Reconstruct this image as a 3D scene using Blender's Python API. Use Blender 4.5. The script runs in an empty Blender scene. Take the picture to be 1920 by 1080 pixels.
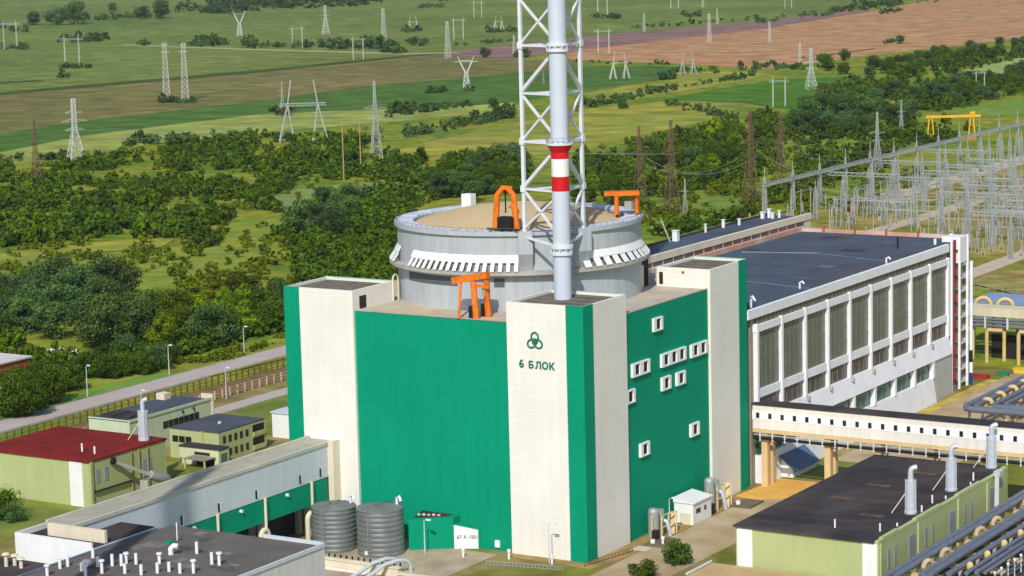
import bpy, math, random
import numpy as np
from mathutils import Vector, Matrix
R = math.radians
scene = bpy.context.scene
col = scene.collection

# ------------------------------------------------------------------ camera
CAM = np.array([213.7632, -370.7822, 114.9601])
YAW, PITCH, ROLL, FPX = 0.552100, 0.148539, -0.024871, 4569.474
_fw = np.array([-math.sin(YAW)*math.cos(PITCH), math.cos(YAW)*math.cos(PITCH), -math.sin(PITCH)])
_r0 = np.array([math.cos(YAW), math.sin(YAW), 0.0])
_u0 = np.cross(_r0, _fw)
RT = math.cos(ROLL)*_r0 + math.sin(ROLL)*_u0
UP = -math.sin(ROLL)*_r0 + math.cos(ROLL)*_u0
cd = bpy.data.cameras.new('camera'); cam = bpy.data.objects.new('camera', cd); col.objects.link(cam)
m = Matrix(((RT[0], UP[0], -_fw[0], CAM[0]), (RT[1], UP[1], -_fw[1], CAM[1]), (RT[2], UP[2], -_fw[2], CAM[2]), (0, 0, 0, 1)))
cam.matrix_world = m
cd.sensor_width = 36.0; cd.sensor_fit = 'HORIZONTAL'; cd.lens = FPX/1920*36.0
cd.clip_start = 1.0; cd.clip_end = 30000.0
scene.camera = cam

# ------------------------------------------------------------------ sky, sun, exposure
SUN_EL = R(40); SUN_AZ = (0.36, -0.933)              # horizontal direction towards the sun
world = bpy.data.worlds.new('World'); scene.world = world; world.use_nodes = True
nt = world.node_tree; bg = nt.nodes['Background']
sky = nt.nodes.new('ShaderNodeTexSky'); sky.sky_type = 'NISHITA'; sky.sun_disc = False
sky.sun_elevation = SUN_EL; sky.sun_rotation = math.atan2(SUN_AZ[0], SUN_AZ[1])
sky.altitude = 100; sky.air_density = 1.0; sky.dust_density = 1.0
nt.links.new(sky.outputs[0], bg.inputs[0]); bg.inputs[1].default_value = 0.112
sl = bpy.data.lights.new('sun', 'SUN'); sl.energy = 3.45; sl.angle = R(0.53); sl.color = (1.0, 0.955, 0.885)
so = bpy.data.objects.new('sun', sl); col.objects.link(so)
_s = Vector((SUN_AZ[0], SUN_AZ[1], 0)).normalized()*math.cos(SUN_EL) + Vector((0, 0, math.sin(SUN_EL)))
so.rotation_euler = _s.to_track_quat('Z', 'Y').to_euler(); so.location = (0, -100, 250)
scene.view_settings.view_transform = 'Standard'; scene.view_settings.look = 'None'
scene.view_settings.exposure = 0.0; scene.view_settings.gamma = 1.0
scene.cycles.use_denoising = True
scene.cycles.max_bounces = 6; scene.cycles.diffuse_bounces = 3; scene.cycles.volume_bounces = 0
scene.cycles.transparent_max_bounces = 8

# ------------------------------------------------------------------ pixel helpers (photo pixels -> places on ground / walls)
def ray(x, y):
    return _fw + RT*(x-960)/FPX - UP*(y-540)/FPX
def gz(x, y, z=0.0):
    d = ray(x, y); t = (z-CAM[2])/d[2]; return CAM + t*d
def gx(x, y, X):
    d = ray(x, y); t = (X-CAM[0])/d[0]; return CAM + t*d
def gy(x, y, Y):
    d = ray(x, y); t = (Y-CAM[1])/d[1]; return CAM + t*d
def pix(P):
    d = np.asarray(P, float)-CAM; zc = d@_fw
    return 960+FPX*(d@RT)/zc, 540-FPX*(d@UP)/zc

# ------------------------------------------------------------------ materials
def S(r, g, b):
    f = lambda c: (c/255/12.92) if c/255 <= 0.04045 else ((c/255+0.055)/1.055)**2.4
    return (f(r), f(g), f(b))
MATS = {}
def M(name, c, rough=0.75, metal=0.0, var=0.12, scale=0.25, streak=0.0, fine=0.0, joints=None, bump=0.0, spec=0.3, alt=None, altscale=0.05, altbias=0.5, altw=0.1, furrow=None, grain=0.0, gscale=0.13):
    """procedural material: base colour broken by large stains, vertical run-off streaks, fine grain and panel joints"""
    if name in MATS: return MATS[name]
    mt = bpy.data.materials.new(name); mt.use_nodes = True; MATS[name] = mt
    n = mt.node_tree.nodes; l = mt.node_tree.links; b = n['Principled BSDF']
    b.inputs['Roughness'].default_value = rough; b.inputs['Metallic'].default_value = metal
    b.inputs['Specular IOR Level'].default_value = spec
    geo = n.new('ShaderNodeNewGeometry')
    def mapping(sc):
        mp = n.new('ShaderNodeMapping'); mp.inputs['Scale'].default_value = sc; l.new(geo.outputs['Position'], mp.inputs[0]); return mp.outputs[0]
    def noise(vec, sc, det=4):
        t = n.new('ShaderNodeTexNoise'); t.inputs['Scale'].default_value = sc; t.inputs['Detail'].default_value = det
        l.new(vec, t.inputs['Vector']); return t.outputs['Fac']
    def rng(src, a, b_, lo=0.3, hi=0.7):
        q = n.new('ShaderNodeMapRange'); q.inputs[1].default_value = lo; q.inputs[2].default_value = hi
        q.inputs[3].default_value = a; q.inputs[4].default_value = b_; l.new(src, q.inputs[0]); return q.outputs[0]
    def mul(a, bb):
        q = n.new('ShaderNodeMath'); q.operation = 'MULTIPLY'; l.new(a, q.inputs[0]); l.new(bb, q.inputs[1]); return q.outputs[0]
    rgb = n.new('ShaderNodeRGB'); rgb.outputs[0].default_value = (*c, 1); cur = rgb.outputs[0]
    if alt is not None:
        mx = n.new('ShaderNodeMix'); mx.data_type = 'RGBA'; mx.inputs[7].default_value = (*alt, 1); l.new(cur, mx.inputs[6])
        l.new(rng(noise(mapping((1, 1, 1)), altscale, 8), 0, 1, altbias-altw, altbias+altw), mx.inputs[0]); cur = mx.outputs[2]
    fac = rng(noise(mapping((1, 1, 1)), scale, 5), 1-var, 1+var)
    if streak: fac = mul(fac, rng(noise(mapping((0.9, 0.9, 0.05)), 1.0, 5), 1-streak, 1+streak*0.4))
    if fine: fac = mul(fac, rng(noise(mapping((1, 1, 1)), 3.0, 3), 1-fine, 1+fine))
    if grain: fac = mul(fac, rng(noise(mapping((1, 1, 1)), gscale, 7), 1-grain, 1+grain, 0.36, 0.64))
    if furrow is not None:
        ax, ay, fs, fa = furrow
        mp = n.new('ShaderNodeMapping'); mp.inputs['Rotation'].default_value = (0, 0, math.atan2(ay, ax)); mp.vector_type = 'TEXTURE'
        mp.inputs['Scale'].default_value = (60*fs, fs, 1); l.new(geo.outputs['Position'], mp.inputs[0])
        fac = mul(fac, rng(noise(mp.outputs[0], 1.0, 4), 1-fa, 1+fa))
    if joints:
        for axis, pitch, dark in joints:
            sp = n.new('ShaderNodeSeparateXYZ'); l.new(geo.outputs['Position'], sp.inputs[0])
            d = n.new('ShaderNodeMath'); d.operation = 'MODULO'; d.inputs[1].default_value = pitch
            ad = n.new('ShaderNodeMath'); ad.operation = 'ADD'; ad.inputs[1].default_value = 1000.0
            l.new(sp.outputs['XYZ'.index(axis)], ad.inputs[0]); l.new(ad.outputs[0], d.inputs[0])
            c1 = n.new('ShaderNodeMath'); c1.operation = 'LESS_THAN'; c1.inputs[1].default_value = 0.12; l.new(d.outputs[0], c1.inputs[0])
            q = n.new('ShaderNodeMapRange'); q.inputs[3].default_value = 1.0; q.inputs[4].default_value = 1-dark; l.new(c1.outputs[0], q.inputs[0])
            fac = mul(fac, q.outputs[0])
    vm = n.new('ShaderNodeVectorMath'); vm.operation = 'SCALE'; l.new(cur, vm.inputs[0]); l.new(fac, vm.inputs['Scale'])
    l.new(vm.outputs[0], b.inputs['Base Color'])
    if bump:
        bp = n.new('ShaderNodeBump'); bp.inputs['Strength'].default_value = bump; bp.inputs['Distance'].default_value = 0.1
        l.new(noise(mapping((1, 1, 1)), 2.0, 5), bp.inputs['Height']); l.new(bp.outputs[0], b.inputs['Normal'])
    return mt
def leafmat(name, c, c2):
    mt = bpy.data.materials.new(name); mt.use_nodes = True; n = mt.node_tree.nodes; l = mt.node_tree.links
    b = n['Principled BSDF']; b.inputs['Roughness'].default_value = 0.6; b.inputs['Specular IOR Level'].default_value = 0.2
    at = n.new('ShaderNodeAttribute'); at.attribute_name = 'tint'
    oi = n.new('ShaderNodeObjectInfo')
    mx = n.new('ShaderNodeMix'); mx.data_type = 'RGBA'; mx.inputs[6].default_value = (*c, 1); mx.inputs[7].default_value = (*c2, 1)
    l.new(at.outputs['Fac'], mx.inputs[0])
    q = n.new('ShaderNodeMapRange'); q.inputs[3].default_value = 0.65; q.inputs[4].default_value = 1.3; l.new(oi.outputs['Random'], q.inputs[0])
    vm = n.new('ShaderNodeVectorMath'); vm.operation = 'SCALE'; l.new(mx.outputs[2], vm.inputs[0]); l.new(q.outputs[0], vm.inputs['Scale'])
    geo = n.new('ShaderNodeNewGeometry'); nz = n.new('ShaderNodeTexNoise'); nz.inputs['Scale'].default_value = 0.035; nz.inputs['Detail'].default_value = 6
    l.new(geo.outputs['Position'], nz.inputs['Vector'])
    rr = n.new('ShaderNodeMapRange'); rr.inputs[1].default_value = 0.35; rr.inputs[2].default_value = 0.65; l.new(nz.outputs['Fac'], rr.inputs[0])
    m2 = n.new('ShaderNodeMix'); m2.data_type = 'RGBA'; m2.inputs[6].default_value = (0.78, 0.92, 0.95, 1); m2.inputs[7].default_value = (1.14, 1.12, 0.80, 1); l.new(rr.outputs[0], m2.inputs[0])
    v2 = n.new('ShaderNodeVectorMath'); v2.operation = 'MULTIPLY'; l.new(vm.outputs[0], v2.inputs[0]); l.new(m2.outputs[2], v2.inputs[1])
    hs = n.new('ShaderNodeHueSaturation'); hr_ = n.new('ShaderNodeMapRange'); hr_.inputs[3].default_value = 0.492; hr_.inputs[4].default_value = 0.515; l.new(oi.outputs['Random'], hr_.inputs[0])
    l.new(hr_.outputs[0], hs.inputs['Hue']); hs.inputs['Saturation'].default_value = 1.08; l.new(v2.outputs[0], hs.inputs['Color']); vm = hs
    l.new(vm.outputs[0], b.inputs['Base Color'])
    tr = n.new('ShaderNodeBsdfTranslucent'); l.new(vm.outputs[0], tr.inputs[0])
    ms = n.new('ShaderNodeMixShader'); ms.inputs[0].default_value = 0.25
    l.new(b.outputs[0], ms.inputs[1]); l.new(tr.outputs[0], ms.inputs[2]); l.new(ms.outputs[0], n['Material Output'].inputs[0])
    MATS[name] = mt; return mt

# ------------------------------------------------------------------ mesh builder
class MB:
    def __init__(s): s.v = []; s.f = []
    def add(s, vs, fs):
        o = len(s.v); s.v += [tuple(map(float, p)) for p in vs]; s.f += [tuple(i+o for i in f) for f in fs]; return s
    def box(s, x0, x1, y0, y1, z0, z1):
        v = [(x0, y0, z0), (x1, y0, z0), (x1, y1, z0), (x0, y1, z0), (x0, y0, z1), (x1, y0, z1), (x1, y1, z1), (x0, y1, z1)]
        return s.add(v, [(3, 2, 1, 0), (4, 5, 6, 7), (0, 1, 5, 4), (1, 2, 6, 5), (2, 3, 7, 6), (3, 0, 4, 7)])
    def beam(s, p, q, w, h=None):
        p = Vector(p); q = Vector(q); d = (q-p).normalized(); h = h or w
        a = d.cross(Vector((0, 0, 1)))
        a = Vector((1, 0, 0)) if a.length < 1e-4 else a.normalized()
        b = a.cross(d).normalized(); a = a*w/2; b = b*h/2
        v = [p-a-b, p+a-b, p+a+b, p-a+b, q-a-b, q+a-b, q+a+b, q-a+b]
        return s.add(v, [(3, 2, 1, 0), (4, 5, 6, 7), (0, 1, 5, 4), (1, 2, 6, 5), (2, 3, 7, 6), (3, 0, 4, 7)])
    def cyl(s, p, q, r0, r1=None, n=16, caps=True):
        r1 = r0 if r1 is None else r1; p = Vector(p); q = Vector(q); d = (q-p).normalized()
        a = d.cross(Vector((0, 0, 1)))
        a = Vector((1, 0, 0)) if a.length < 1e-4 else a.normalized()
        b = d.cross(a).normalized(); v = []
        for c, r in ((p, r0), (q, r1)):
            for i in range(n):
                t = 2*math.pi*i/n; v.append(c + a*math.cos(t)*r + b*math.sin(t)*r)
        f = [(i, (i+1) % n, n+(i+1) % n, n+i) for i in range(n)]
        if caps: f += [tuple(range(n-1, -1, -1)), tuple(range(n, 2*n))]
        return s.add(v, f)
    def tube(s, pts, r, n=10):
        pts = [Vector(p) for p in pts]; v = []; f = []
        prev = None
        for k, p in enumerate(pts):
            d = (pts[min(k+1, len(pts)-1)]-pts[max(k-1, 0)]).normalized()
            if prev is None:
                a = d.cross(Vector((0, 0, 1))); a = Vector((1, 0, 0)) if a.length < 1e-3 else a.normalized()
            else:
                a = (prev - d*prev.dot(d)); a = a.normalized() if a.length > 1e-4 else Vector((1, 0, 0))
            prev = a; b = d.cross(a); rr = r[k] if isinstance(r, (list, tuple)) else r
            for i in range(n):
                t = 2*math.pi*i/n; v.append(p + a*math.cos(t)*rr + b*math.sin(t)*rr)
        for k in range(len(pts)-1):
            for i in range(n): f.append((k*n+i, k*n+(i+1) % n, (k+1)*n+(i+1) % n, (k+1)*n+i))
        f += [tuple(range(n-1, -1, -1)), tuple(range((len(pts)-1)*n, len(pts)*n))]
        return s.add(v, f)
    def lathe(s, prof, c=(0, 0), n=48, a0=0.0, a1=None, closed=False):
        """prof: (r,z) list turned round the vertical through c; closed joins last to first"""
        full = a1 is None; a1 = 2*math.pi if full else a1
        m_ = n if full else n+1; v = []; f = []; k = len(prof)
        for i in range(m_):
            t = a0+(a1-a0)*i/n
            for r, z in prof: v.append((c[0]+r*math.cos(t), c[1]+r*math.sin(t), z))
        for i in range(n):
            j = (i+1) % m_
            for q in range(k if closed else k-1):
                q2 = (q+1) % k
                f.append((i*k+q, j*k+q, j*k+q2, i*k+q2))
        if not full and closed:
            f += [tuple(range(k-1, -1, -1)), tuple(n*k+q for q in range(k))]
        return s.add(v, f)
    def prism(s, poly, z0, z1):
        n = len(poly); area = sum(poly[i][0]*poly[(i+1) % n][1]-poly[(i+1) % n][0]*poly[i][1] for i in range(n))
        if area < 0: poly = poly[::-1]
        zt = z1 if isinstance(z1, (list, tuple)) else [z1]*n
        if area < 0 and isinstance(z1, (list, tuple)): zt = list(zt)[::-1]
        v = [(x, y, z0) for x, y in poly] + [(p[0], p[1], zt[i]) for i, p in enumerate(poly)]
        f = [tuple(range(n-1, -1, -1)), tuple(range(n, 2*n))] + [(i, (i+1) % n, n+(i+1) % n, n+i) for i in range(n)]
        return s.add(v, f)
    def sheet(s, poly, z):
        n = len(poly); area = sum(poly[i][0]*poly[(i+1) % n][1]-poly[(i+1) % n][0]*poly[i][1] for i in range(n))
        if area < 0: poly = poly[::-1]
        return s.add([(p[0], p[1], z) for p in poly], [tuple(range(n))])
    def mesh(s, name, mat):
        me = bpy.data.meshes.new(name); me.from_pydata(s.v, [], s.f)
        if mat is not None: me.materials.append(mat)
        me.validate(); return me
    def build(s, name, mat, parent=None, smooth=False):
        me = s.mesh(name, mat)
        if smooth:
            me.polygons.foreach_set('use_smooth', [True]*len(me.polygons)); me.set_sharp_from_angle(angle=R(38))
        return put(name, me, parent)
def put(name, me, parent=None):
    o = bpy.data.objects.new(name, me); col.objects.link(o)
    if parent is not None:
        o.parent = parent
        if parent.type == 'EMPTY': o.matrix_parent_inverse = Matrix.Translation(-parent.location) if not parent.get('_local') else Matrix.Identity(4)
    return o
def tag(o, label=None, cat=None, group=None, kind=None):
    if label: o['label'] = label
    if cat: o['category'] = cat
    if group: o['group'] = group
    if kind: o['kind'] = kind
    return o
def thing(name, label, cat, loc=(0, 0, 0), group=None):
    o = bpy.data.objects.new(name, None); o.empty_display_size = 1.0; col.objects.link(o); o.location = loc
    return tag(o, label, cat, group)
def copy_tree(o, loc, rotz=0.0, scale=1.0, label=None, group=None):
    """copies a prototype (its parts were modelled round the origin) to a place"""
    c = o.copy(); col.objects.link(c); c.location = loc; c.rotation_euler = (0, 0, rotz)
    c.scale = (scale, scale, scale) if not isinstance(scale, (tuple, list)) else scale
    if label: c['label'] = label
    if group: c['group'] = group
    for ch in o.children:
        d = ch.copy(); col.objects.link(d); d.parent = c
        for g in ch.children:
            e = g.copy(); col.objects.link(e); e.parent = d
    return c
def remove_tree(o):
    for ch in list(o.children):
        for g in list(ch.children): bpy.data.objects.remove(g)
        bpy.data.objects.remove(ch)
    bpy.data.objects.remove(o)
def bx(name, mat, parent, *a): return MB().box(*a).build(name, mat, parent)

# palette ------------------------------------------------------------------
GREEN = M('green_cladding', S(0, 148, 113), 0.75, spec=0.12, var=0.06, scale=0.06, streak=0.05, joints=[('Z', 1.5, 0.05)])
WHITE = M('cream_cladding', S(236, 233, 224), 0.75, spec=0.12, var=0.045, scale=0.1, streak=0.045, joints=[('Z', 1.2, 0.06)])
WHITEP = M('white_paint', S(240, 241, 240), 0.5, var=0.04, scale=0.4, streak=0.04)
LAT = M('white_steel', S(222, 225, 230), 0.45, var=0.05, scale=0.6)
CONC = M('grey_concrete', S(178, 174, 165), 0.85, var=0.12, scale=0.3, streak=0.12, fine=0.06)
DRUM = M('pale_grey_drum', S(182, 189, 194), 0.7, var=0.06, scale=0.15, streak=0.13, fine=0.03)
BEIGE = M('beige_dome', S(203, 178, 137), 0.9, var=0.07, scale=0.12, fine=0.07)
RINGM = M('pale_ring', S(203, 211, 222), 0.6, var=0.10, scale=0.5, fine=0.05)
ROOFC = M('roof_concrete', S(186, 178, 166), 0.9, var=0.13, scale=0.25, fine=0.08, alt=S(202, 184, 152), altscale=0.08)
TRED = M('signal_red', S(206, 24, 30), 0.5, var=0.05)
STACK = M('stack_grey_white', S(203, 211, 226), 0.5, var=0.03, streak=0.04)
ORANGE = M('crane_orange', S(228, 118, 24), 0.65, var=0.22, scale=0.9, fine=0.15)
BLACK = M('black_rubber', S(32, 30, 30), 0.7)
DARK = M('dark_opening', S(40, 38, 36), 0.6, var=0.2)
GLASS = M('dark_glass', S(38, 40, 40), 0.12, spec=0.6, var=0.25, scale=0.4)
BITUM = M('bitumen_roof', S(84, 86, 96), 0.95, spec=0.08, var=0.10, scale=0.12, fine=0.06, alt=S(78, 94, 108), altscale=0.02, altw=0.16, grain=0.08, joints=[('X', 3.0, 0.10)])
BITUMB = M('brown_bitumen', S(64, 61, 66), 0.95, spec=0.08, var=0.2, scale=0.25, fine=0.16, alt=S(76, 69, 68), altscale=0.12, grain=0.12, joints=[('Y', 3.0, 0.10)])
GREYROOF = M('grey_felt_roof', S(108, 102, 98), 0.95, spec=0.1, grain=0.1, var=0.13, scale=0.15, fine=0.08)
MAROON = M('maroon_roof', S(126, 40, 36), 0.9, spec=0.08, var=0.14, scale=0.2, fine=0.08, grain=0.1, joints=[('Y', 2.4, 0.12)])
PALEG = M('pale_green_wall', S(178, 188, 132), 0.8, var=0.05, scale=0.15, streak=0.05)
CREAMB = M('cream_block', S(226, 214, 190), 0.8, var=0.06, streak=0.07)
TAN = M('tan_concrete', S(222, 192, 142), 0.85, var=0.08, streak=0.08)
SILVER = M('galvanised', S(206, 212, 222), 0.4, metal=0.25, var=0.08, scale=1.0)
PIPEG = M('pipe_jacket', S(116, 124, 138), 0.5, metal=0.2, var=0.12, scale=0.6)
PIPEY = M('ochre_pipe', S(218, 190, 132), 0.7, var=0.12)
LGREY = M('light_grey_sheet', S(206, 214, 220), 0.6, var=0.05, scale=0.2, streak=0.06)
STEELG = M('grey_steel', S(168, 174, 172), 0.5, metal=0.2, var=0.1)
TANKM = M('corrugated_zinc', S(132, 137, 136), 0.5, metal=0.35, var=0.14, scale=0.5, streak=0.08)
# ------------------------------------------------------------------ ground, fields, roads
GRASS = M('scrub_grass', S(148, 152, 50), 0.95, spec=0.05, var=0.24, scale=0.02, grain=0.30, alt=S(98, 122, 40), altscale=0.02, altw=0.10)
SITE = M('site_ground', S(150, 136, 88), 0.95, spec=0.05, grain=0.2, var=0.18, scale=0.08, fine=0.12, alt=S(118, 120, 52), altscale=0.05, altw=0.06)
def struct(name, o): return tag(o, kind='structure')
struct('ground', MB().sheet([(-7800, -7800), (7800, -7800), (7800, 7800), (-7800, 7800)], 0.0).build('ground', GRASS))
FD = (0.92, 0.39)          # furrow direction of the plain
FIELDS = {
 'far_green': (M('far_pasture', S(120, 132, 66), 0.95, spec=0.05, grain=0.24, gscale=0.045, var=0.12, scale=0.004, furrow=(0.92, 0.39, 14, 0.10), alt=S(106, 124, 58), altscale=0.003), [(-400, -70), (2400, -70), (2400, -20), (1760, -6), (1440, 38), (1080, 70), (830, 98), (480, 135), (0, 176), (-400, 208)]),
 'plum_field': (M('plum_stubble', S(140, 112, 104), 0.95, spec=0.05, grain=0.24, gscale=0.045, var=0.10, scale=0.01, furrow=(0.92, 0.39, 8, 0.12)), [(780, 104), (1080, 70), (1440, 38), (1620, 15), (1640, 22), (1440, 54), (1080, 96), (960, 112), (860, 112)]),
 'ploughed_field': (M('ploughed_earth', S(186, 146, 104), 0.95, spec=0.05, grain=0.24, gscale=0.045, var=0.10, scale=0.006, furrow=(0.92, 0.39, 10, 0.13), alt=S(176, 132, 94), altscale=0.006), [(1040, 104), (1080, 95), (1440, 53), (1640, 20), (1780, -6), (2400, -70), (2400, 30), (1920, 72), (1700, 96), (1600, 108), (1440, 130), (1320, 122), (1080, 112)]),
 'olive_field': (M('olive_stubble', S(130, 118, 76), 0.95, spec=0.05, grain=0.24, gscale=0.045, var=0.12, scale=0.006, furrow=(0.92, 0.39, 9, 0.12), alt=S(116, 116, 62), altscale=0.005), [(-400, 208), (0, 176), (480, 135), (830, 100), (960, 113), (1080, 112), (1090, 126), (960, 140), (700, 160), (480, 190), (160, 226), (0, 252), (-400, 292)]),
 'crop_strip': (M('green_crop', S(82, 114, 48), 0.95, spec=0.05, grain=0.24, gscale=0.045, var=0.10, scale=0.006, furrow=(0.92, 0.39, 7, 0.10)), [(-400, 292), (0, 252), (160, 226), (480, 190), (700, 160), (960, 138), (1080, 124), (1290, 124), (1250, 148), (1080, 172), (960, 192), (840, 202), (700, 205), (480, 215), (160, 254), (0, 286), (-400, 330)]),
 'yellow_strip': (M('hay_meadow', S(150, 158, 80), 0.95, spec=0.05, grain=0.24, gscale=0.045, var=0.12, scale=0.01, furrow=(0.92, 0.39, 7, 0.10), alt=S(148, 160, 78), altscale=0.01), [(-400, 330), (0, 286), (160, 254), (480, 215), (700, 205), (850, 201), (960, 192), (980, 205), (700, 232), (520, 246), (300, 268), (160, 292), (0, 312), (-400, 355)]),
 'yellow_meadow': (M('yellow_meadow', S(162, 156, 62), 0.95, spec=0.05, grain=0.24, gscale=0.045, var=0.14, scale=0.01, furrow=(0.92, 0.39, 7, 0.10), alt=S(138, 146, 60), altscale=0.012), [(720, 296), (760, 276), (980, 228), (1080, 208), (1250, 190), (1400, 193), (1350, 222), (1210, 252), (1090, 284), (960, 296), (840, 302)]),
 'yellow_verge': (M('yellow_meadow'  , None), [(1080, 178), (1250, 150), (1340, 132), (1440, 138), (1400, 152), (1250, 176), (1080, 205)]),
 'bright_crop': (M('bright_crop', S(80, 120, 36), 0.95, spec=0.05, grain=0.24, gscale=0.045, var=0.08, scale=0.01, furrow=(0.92, 0.39, 6, 0.08)), [(1240, 186), (1460, 148), (1610, 143), (1600, 172), (1480, 206), (1400, 194)]),
 'right_meadow': (M('right_meadow', S(118, 144, 60), 0.95, spec=0.05, grain=0.16, var=0.12, scale=0.02), [(1760, 208), (1940, 178), (2100, 165), (2100, 200), (1930, 214), (1820, 222)]),
 'right_pasture': (M('right_pasture', S(156, 172, 100), 0.95, spec=0.05, grain=0.16, var=0.12, scale=0.02), [(1790, 138), (1850, 118), (1940, 104), (2100, 96), (2100, 120), (1930, 134), (1840, 146)]),
 'pale_clearing': (M('pale_clearing', S(126, 146, 80), 0.95, spec=0.05, grain=0.16, var=0.12, scale=0.02), [(470, 388), (560, 354), (740, 338), (810, 346), (700, 368), (560, 392)]),
 'thicket_clearing': (M('thicket_clearing', S(150, 158, 58), 0.95, spec=0.05, grain=0.16, var=0.16, scale=0.03, fine=0.1, alt=S(120, 138, 56), altscale=0.03), [(220, 500), (330, 462), (520, 440), (560, 468), (470, 520), (320, 560), (260, 560)]),
 'left_clearing': (M('thicket_clearing', None), [(-60, 500), (60, 470), (110, 490), (60, 560), (-60, 600)]),
 'grass_glade': (M('thicket_clearing', None), [(340, 436), (480, 412), (640, 420), (700, 440), (560, 452), (420, 452)]),
 'band_glade': (M('thicket_clearing', None), [(-60, 405), (120, 398), (300, 392), (400, 388), (300, 402), (120, 408), (-60, 420)]),
 'lower_glade': (M('yellow_meadow', None), [(-60, 488), (40, 470), (220, 452), (330, 448), (300, 466), (120, 478), (-60, 505)]),
 'ditch': (M('ditch', S(74, 92, 40), 0.95, spec=0.05, var=0.2, scale=0.02), [(-400, 206), (0, 173), (480, 132), (830, 97), (834, 100), (480, 137), (0, 178.5), (-400, 213)]),
 'ditch_b': (M('ditch', None), [(1500, 108), (1600, 96), (1640, 91), (1640, 92.2), (1600, 97.5), (1500, 110)]),
 'ditch_c': (M('ditch', None), [(-400, 152), (0, 154), (80, 150), (80, 152), (0, 157), (-400, 156)]),
 'far_path': (M('far_path', S(168, 166, 110), 0.95, spec=0.05), [(230, 84), (480, 92), (760, 100), (860, 98), (860, 100), (760, 103), (480, 95), (230, 86)]),
 'right_glade': (M('right_meadow', None), [(1215, 432), (1250, 395), (1330, 370), (1420, 352), (1440, 378), (1330, 412)]),
 'meadow_by_road': (M('roadside_meadow', S(156, 152, 66), 0.95, spec=0.05, grain=0.16, var=0.18, scale=0.04, fine=0.1, alt=S(130, 146, 56), altscale=0.03), [(-80, 800), (-80, 745), (120, 730), (260, 690), (400, 668), (500, 640), (560, 625), (560, 668), (400, 706), (120, 762)]),
}
_z = 0.02
for key, (mt, poly) in FIELDS.items():
    pts = [tuple(gz(x, y)[:2]) for x, y in poly]; _z += 0.012
    struct('field', MB().sheet(pts, _z).build('field', mt))
# dirt patches in the scrub
SAND = M('sandy_track', S(205, 184, 140), 0.95, var=0.15, scale=0.1)
for poly in ([(598, 500), (640, 484), (690, 474), (700, 480), (650, 494), (610, 506)], [(62, 668), (110, 654), (146, 658), (140, 672), (90, 678)]):
    _z += 0.012
    struct('dirt_path', MB().sheet([tuple(gz(x, y)[:2]) for x, y in poly], _z).build('dirt_path', SAND))
# plant platform
struct('site', MB().sheet([(-168, -420), (170, -420), (170, 205), (60, 212), (-60, 212), (-168, 205)], _z+0.03).build('site_ground', SITE))
ROADM = M('grey_road', S(186, 174, 166), 0.9, var=0.07, scale=0.15, fine=0.06)
DIRTR = M('dusty_road', S(190, 172, 142), 0.92, var=0.12, scale=0.12, fine=0.08, alt=S(172, 148, 112), altscale=0.1)
PAVE = M('pale_paving', S(200, 190, 172), 0.9, var=0.1, scale=0.3, fine=0.06)
GRN = M('lawn', S(132, 138, 58), 0.95, var=0.2, scale=0.1, fine=0.12, alt=S(104, 122, 46), altscale=0.08)
BRIGHTG = M('roadside_lawn', S(112, 148, 56), 0.95, var=0.12, scale=0.1, fine=0.1)
zr = _z+0.06
def strip(name, mt, x0, x1, y0, y1, dz=0.0): return struct(name, MB().sheet([(x0, y0), (x1, y0), (x1, y1), (x0, y1)], zr+dz).build(name, mt))
strip('road', ROADM, -190.5, -181.5, -380, 470)                         # perimeter road
for xx in (-181.5, -190.7): tag(bx('kerb', CONC, None, xx, xx+0.2, -380, 470, 0, zr+0.12), kind='structure')
strip('road', ROADM, -153, -147.5, -120, 205)                          # inner patrol road
strip('road', DIRTR, 4.6, 17.5, -160, 66, 0.004)                        # service road beside the reactor building
strip('road', DIRTR, 5.0, 30, 96, 205, 0.004)
strip('lawn', GRN, -166, -108, -60, 34, 0.006)
strip('lawn', GRN, -146.8, -60, 66, 200, 0.006)
strip('lawn', BRIGHTG, -198, -191.2, 40, 118, 0.006)
strip('lawn', GRN, 5, 22, 78, 95.8, 0.008)
strip('pavement', M('pinkish_paving', S(178, 160, 138), 0.95, spec=0.05, var=0.15, scale=0.2, fine=0.12, grain=0.12), -52, -18, -34, -2, 0.004)
strip('verge', M('yellow_verge', S(184, 164, 84), 0.95, spec=0.05, var=0.25, scale=0.3, grain=0.2), 2.4, 5.2, 140, 196, 0.01)
strip('pavement', M('painted_yard_shade', S(84, 78, 66), 0.95, spec=0.05, var=0.25, scale=0.2, grain=0.2), 57, 82, -20, 74, 0.01)  # dark ground colour stands in for the shade beneath the pipe rack
ORD = M('orange_grit', S(222, 172, 84), 0.95, var=0.12, scale=0.2, fine=0.1)
struct('pavement', MB().sheet([(1.0, 58), (5.5, 56), (18, 66), (22, 76), (2, 76)], zr+0.014).build('pavement', ORD))
DIRT = M('brown_verge', S(150, 128, 78), 0.95, var=0.2, scale=0.2, fine=0.15, alt=S(168, 142, 92), altscale=0.15)
struct('pavement', MB().sheet([(-16, -2.6), (2.5, -3.5), (4.4, 8), (4.4, 58), (0.05, 58), (0.05, 0), (-16, 0)], zr+0.012).build('pavement', DIRT))
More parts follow.
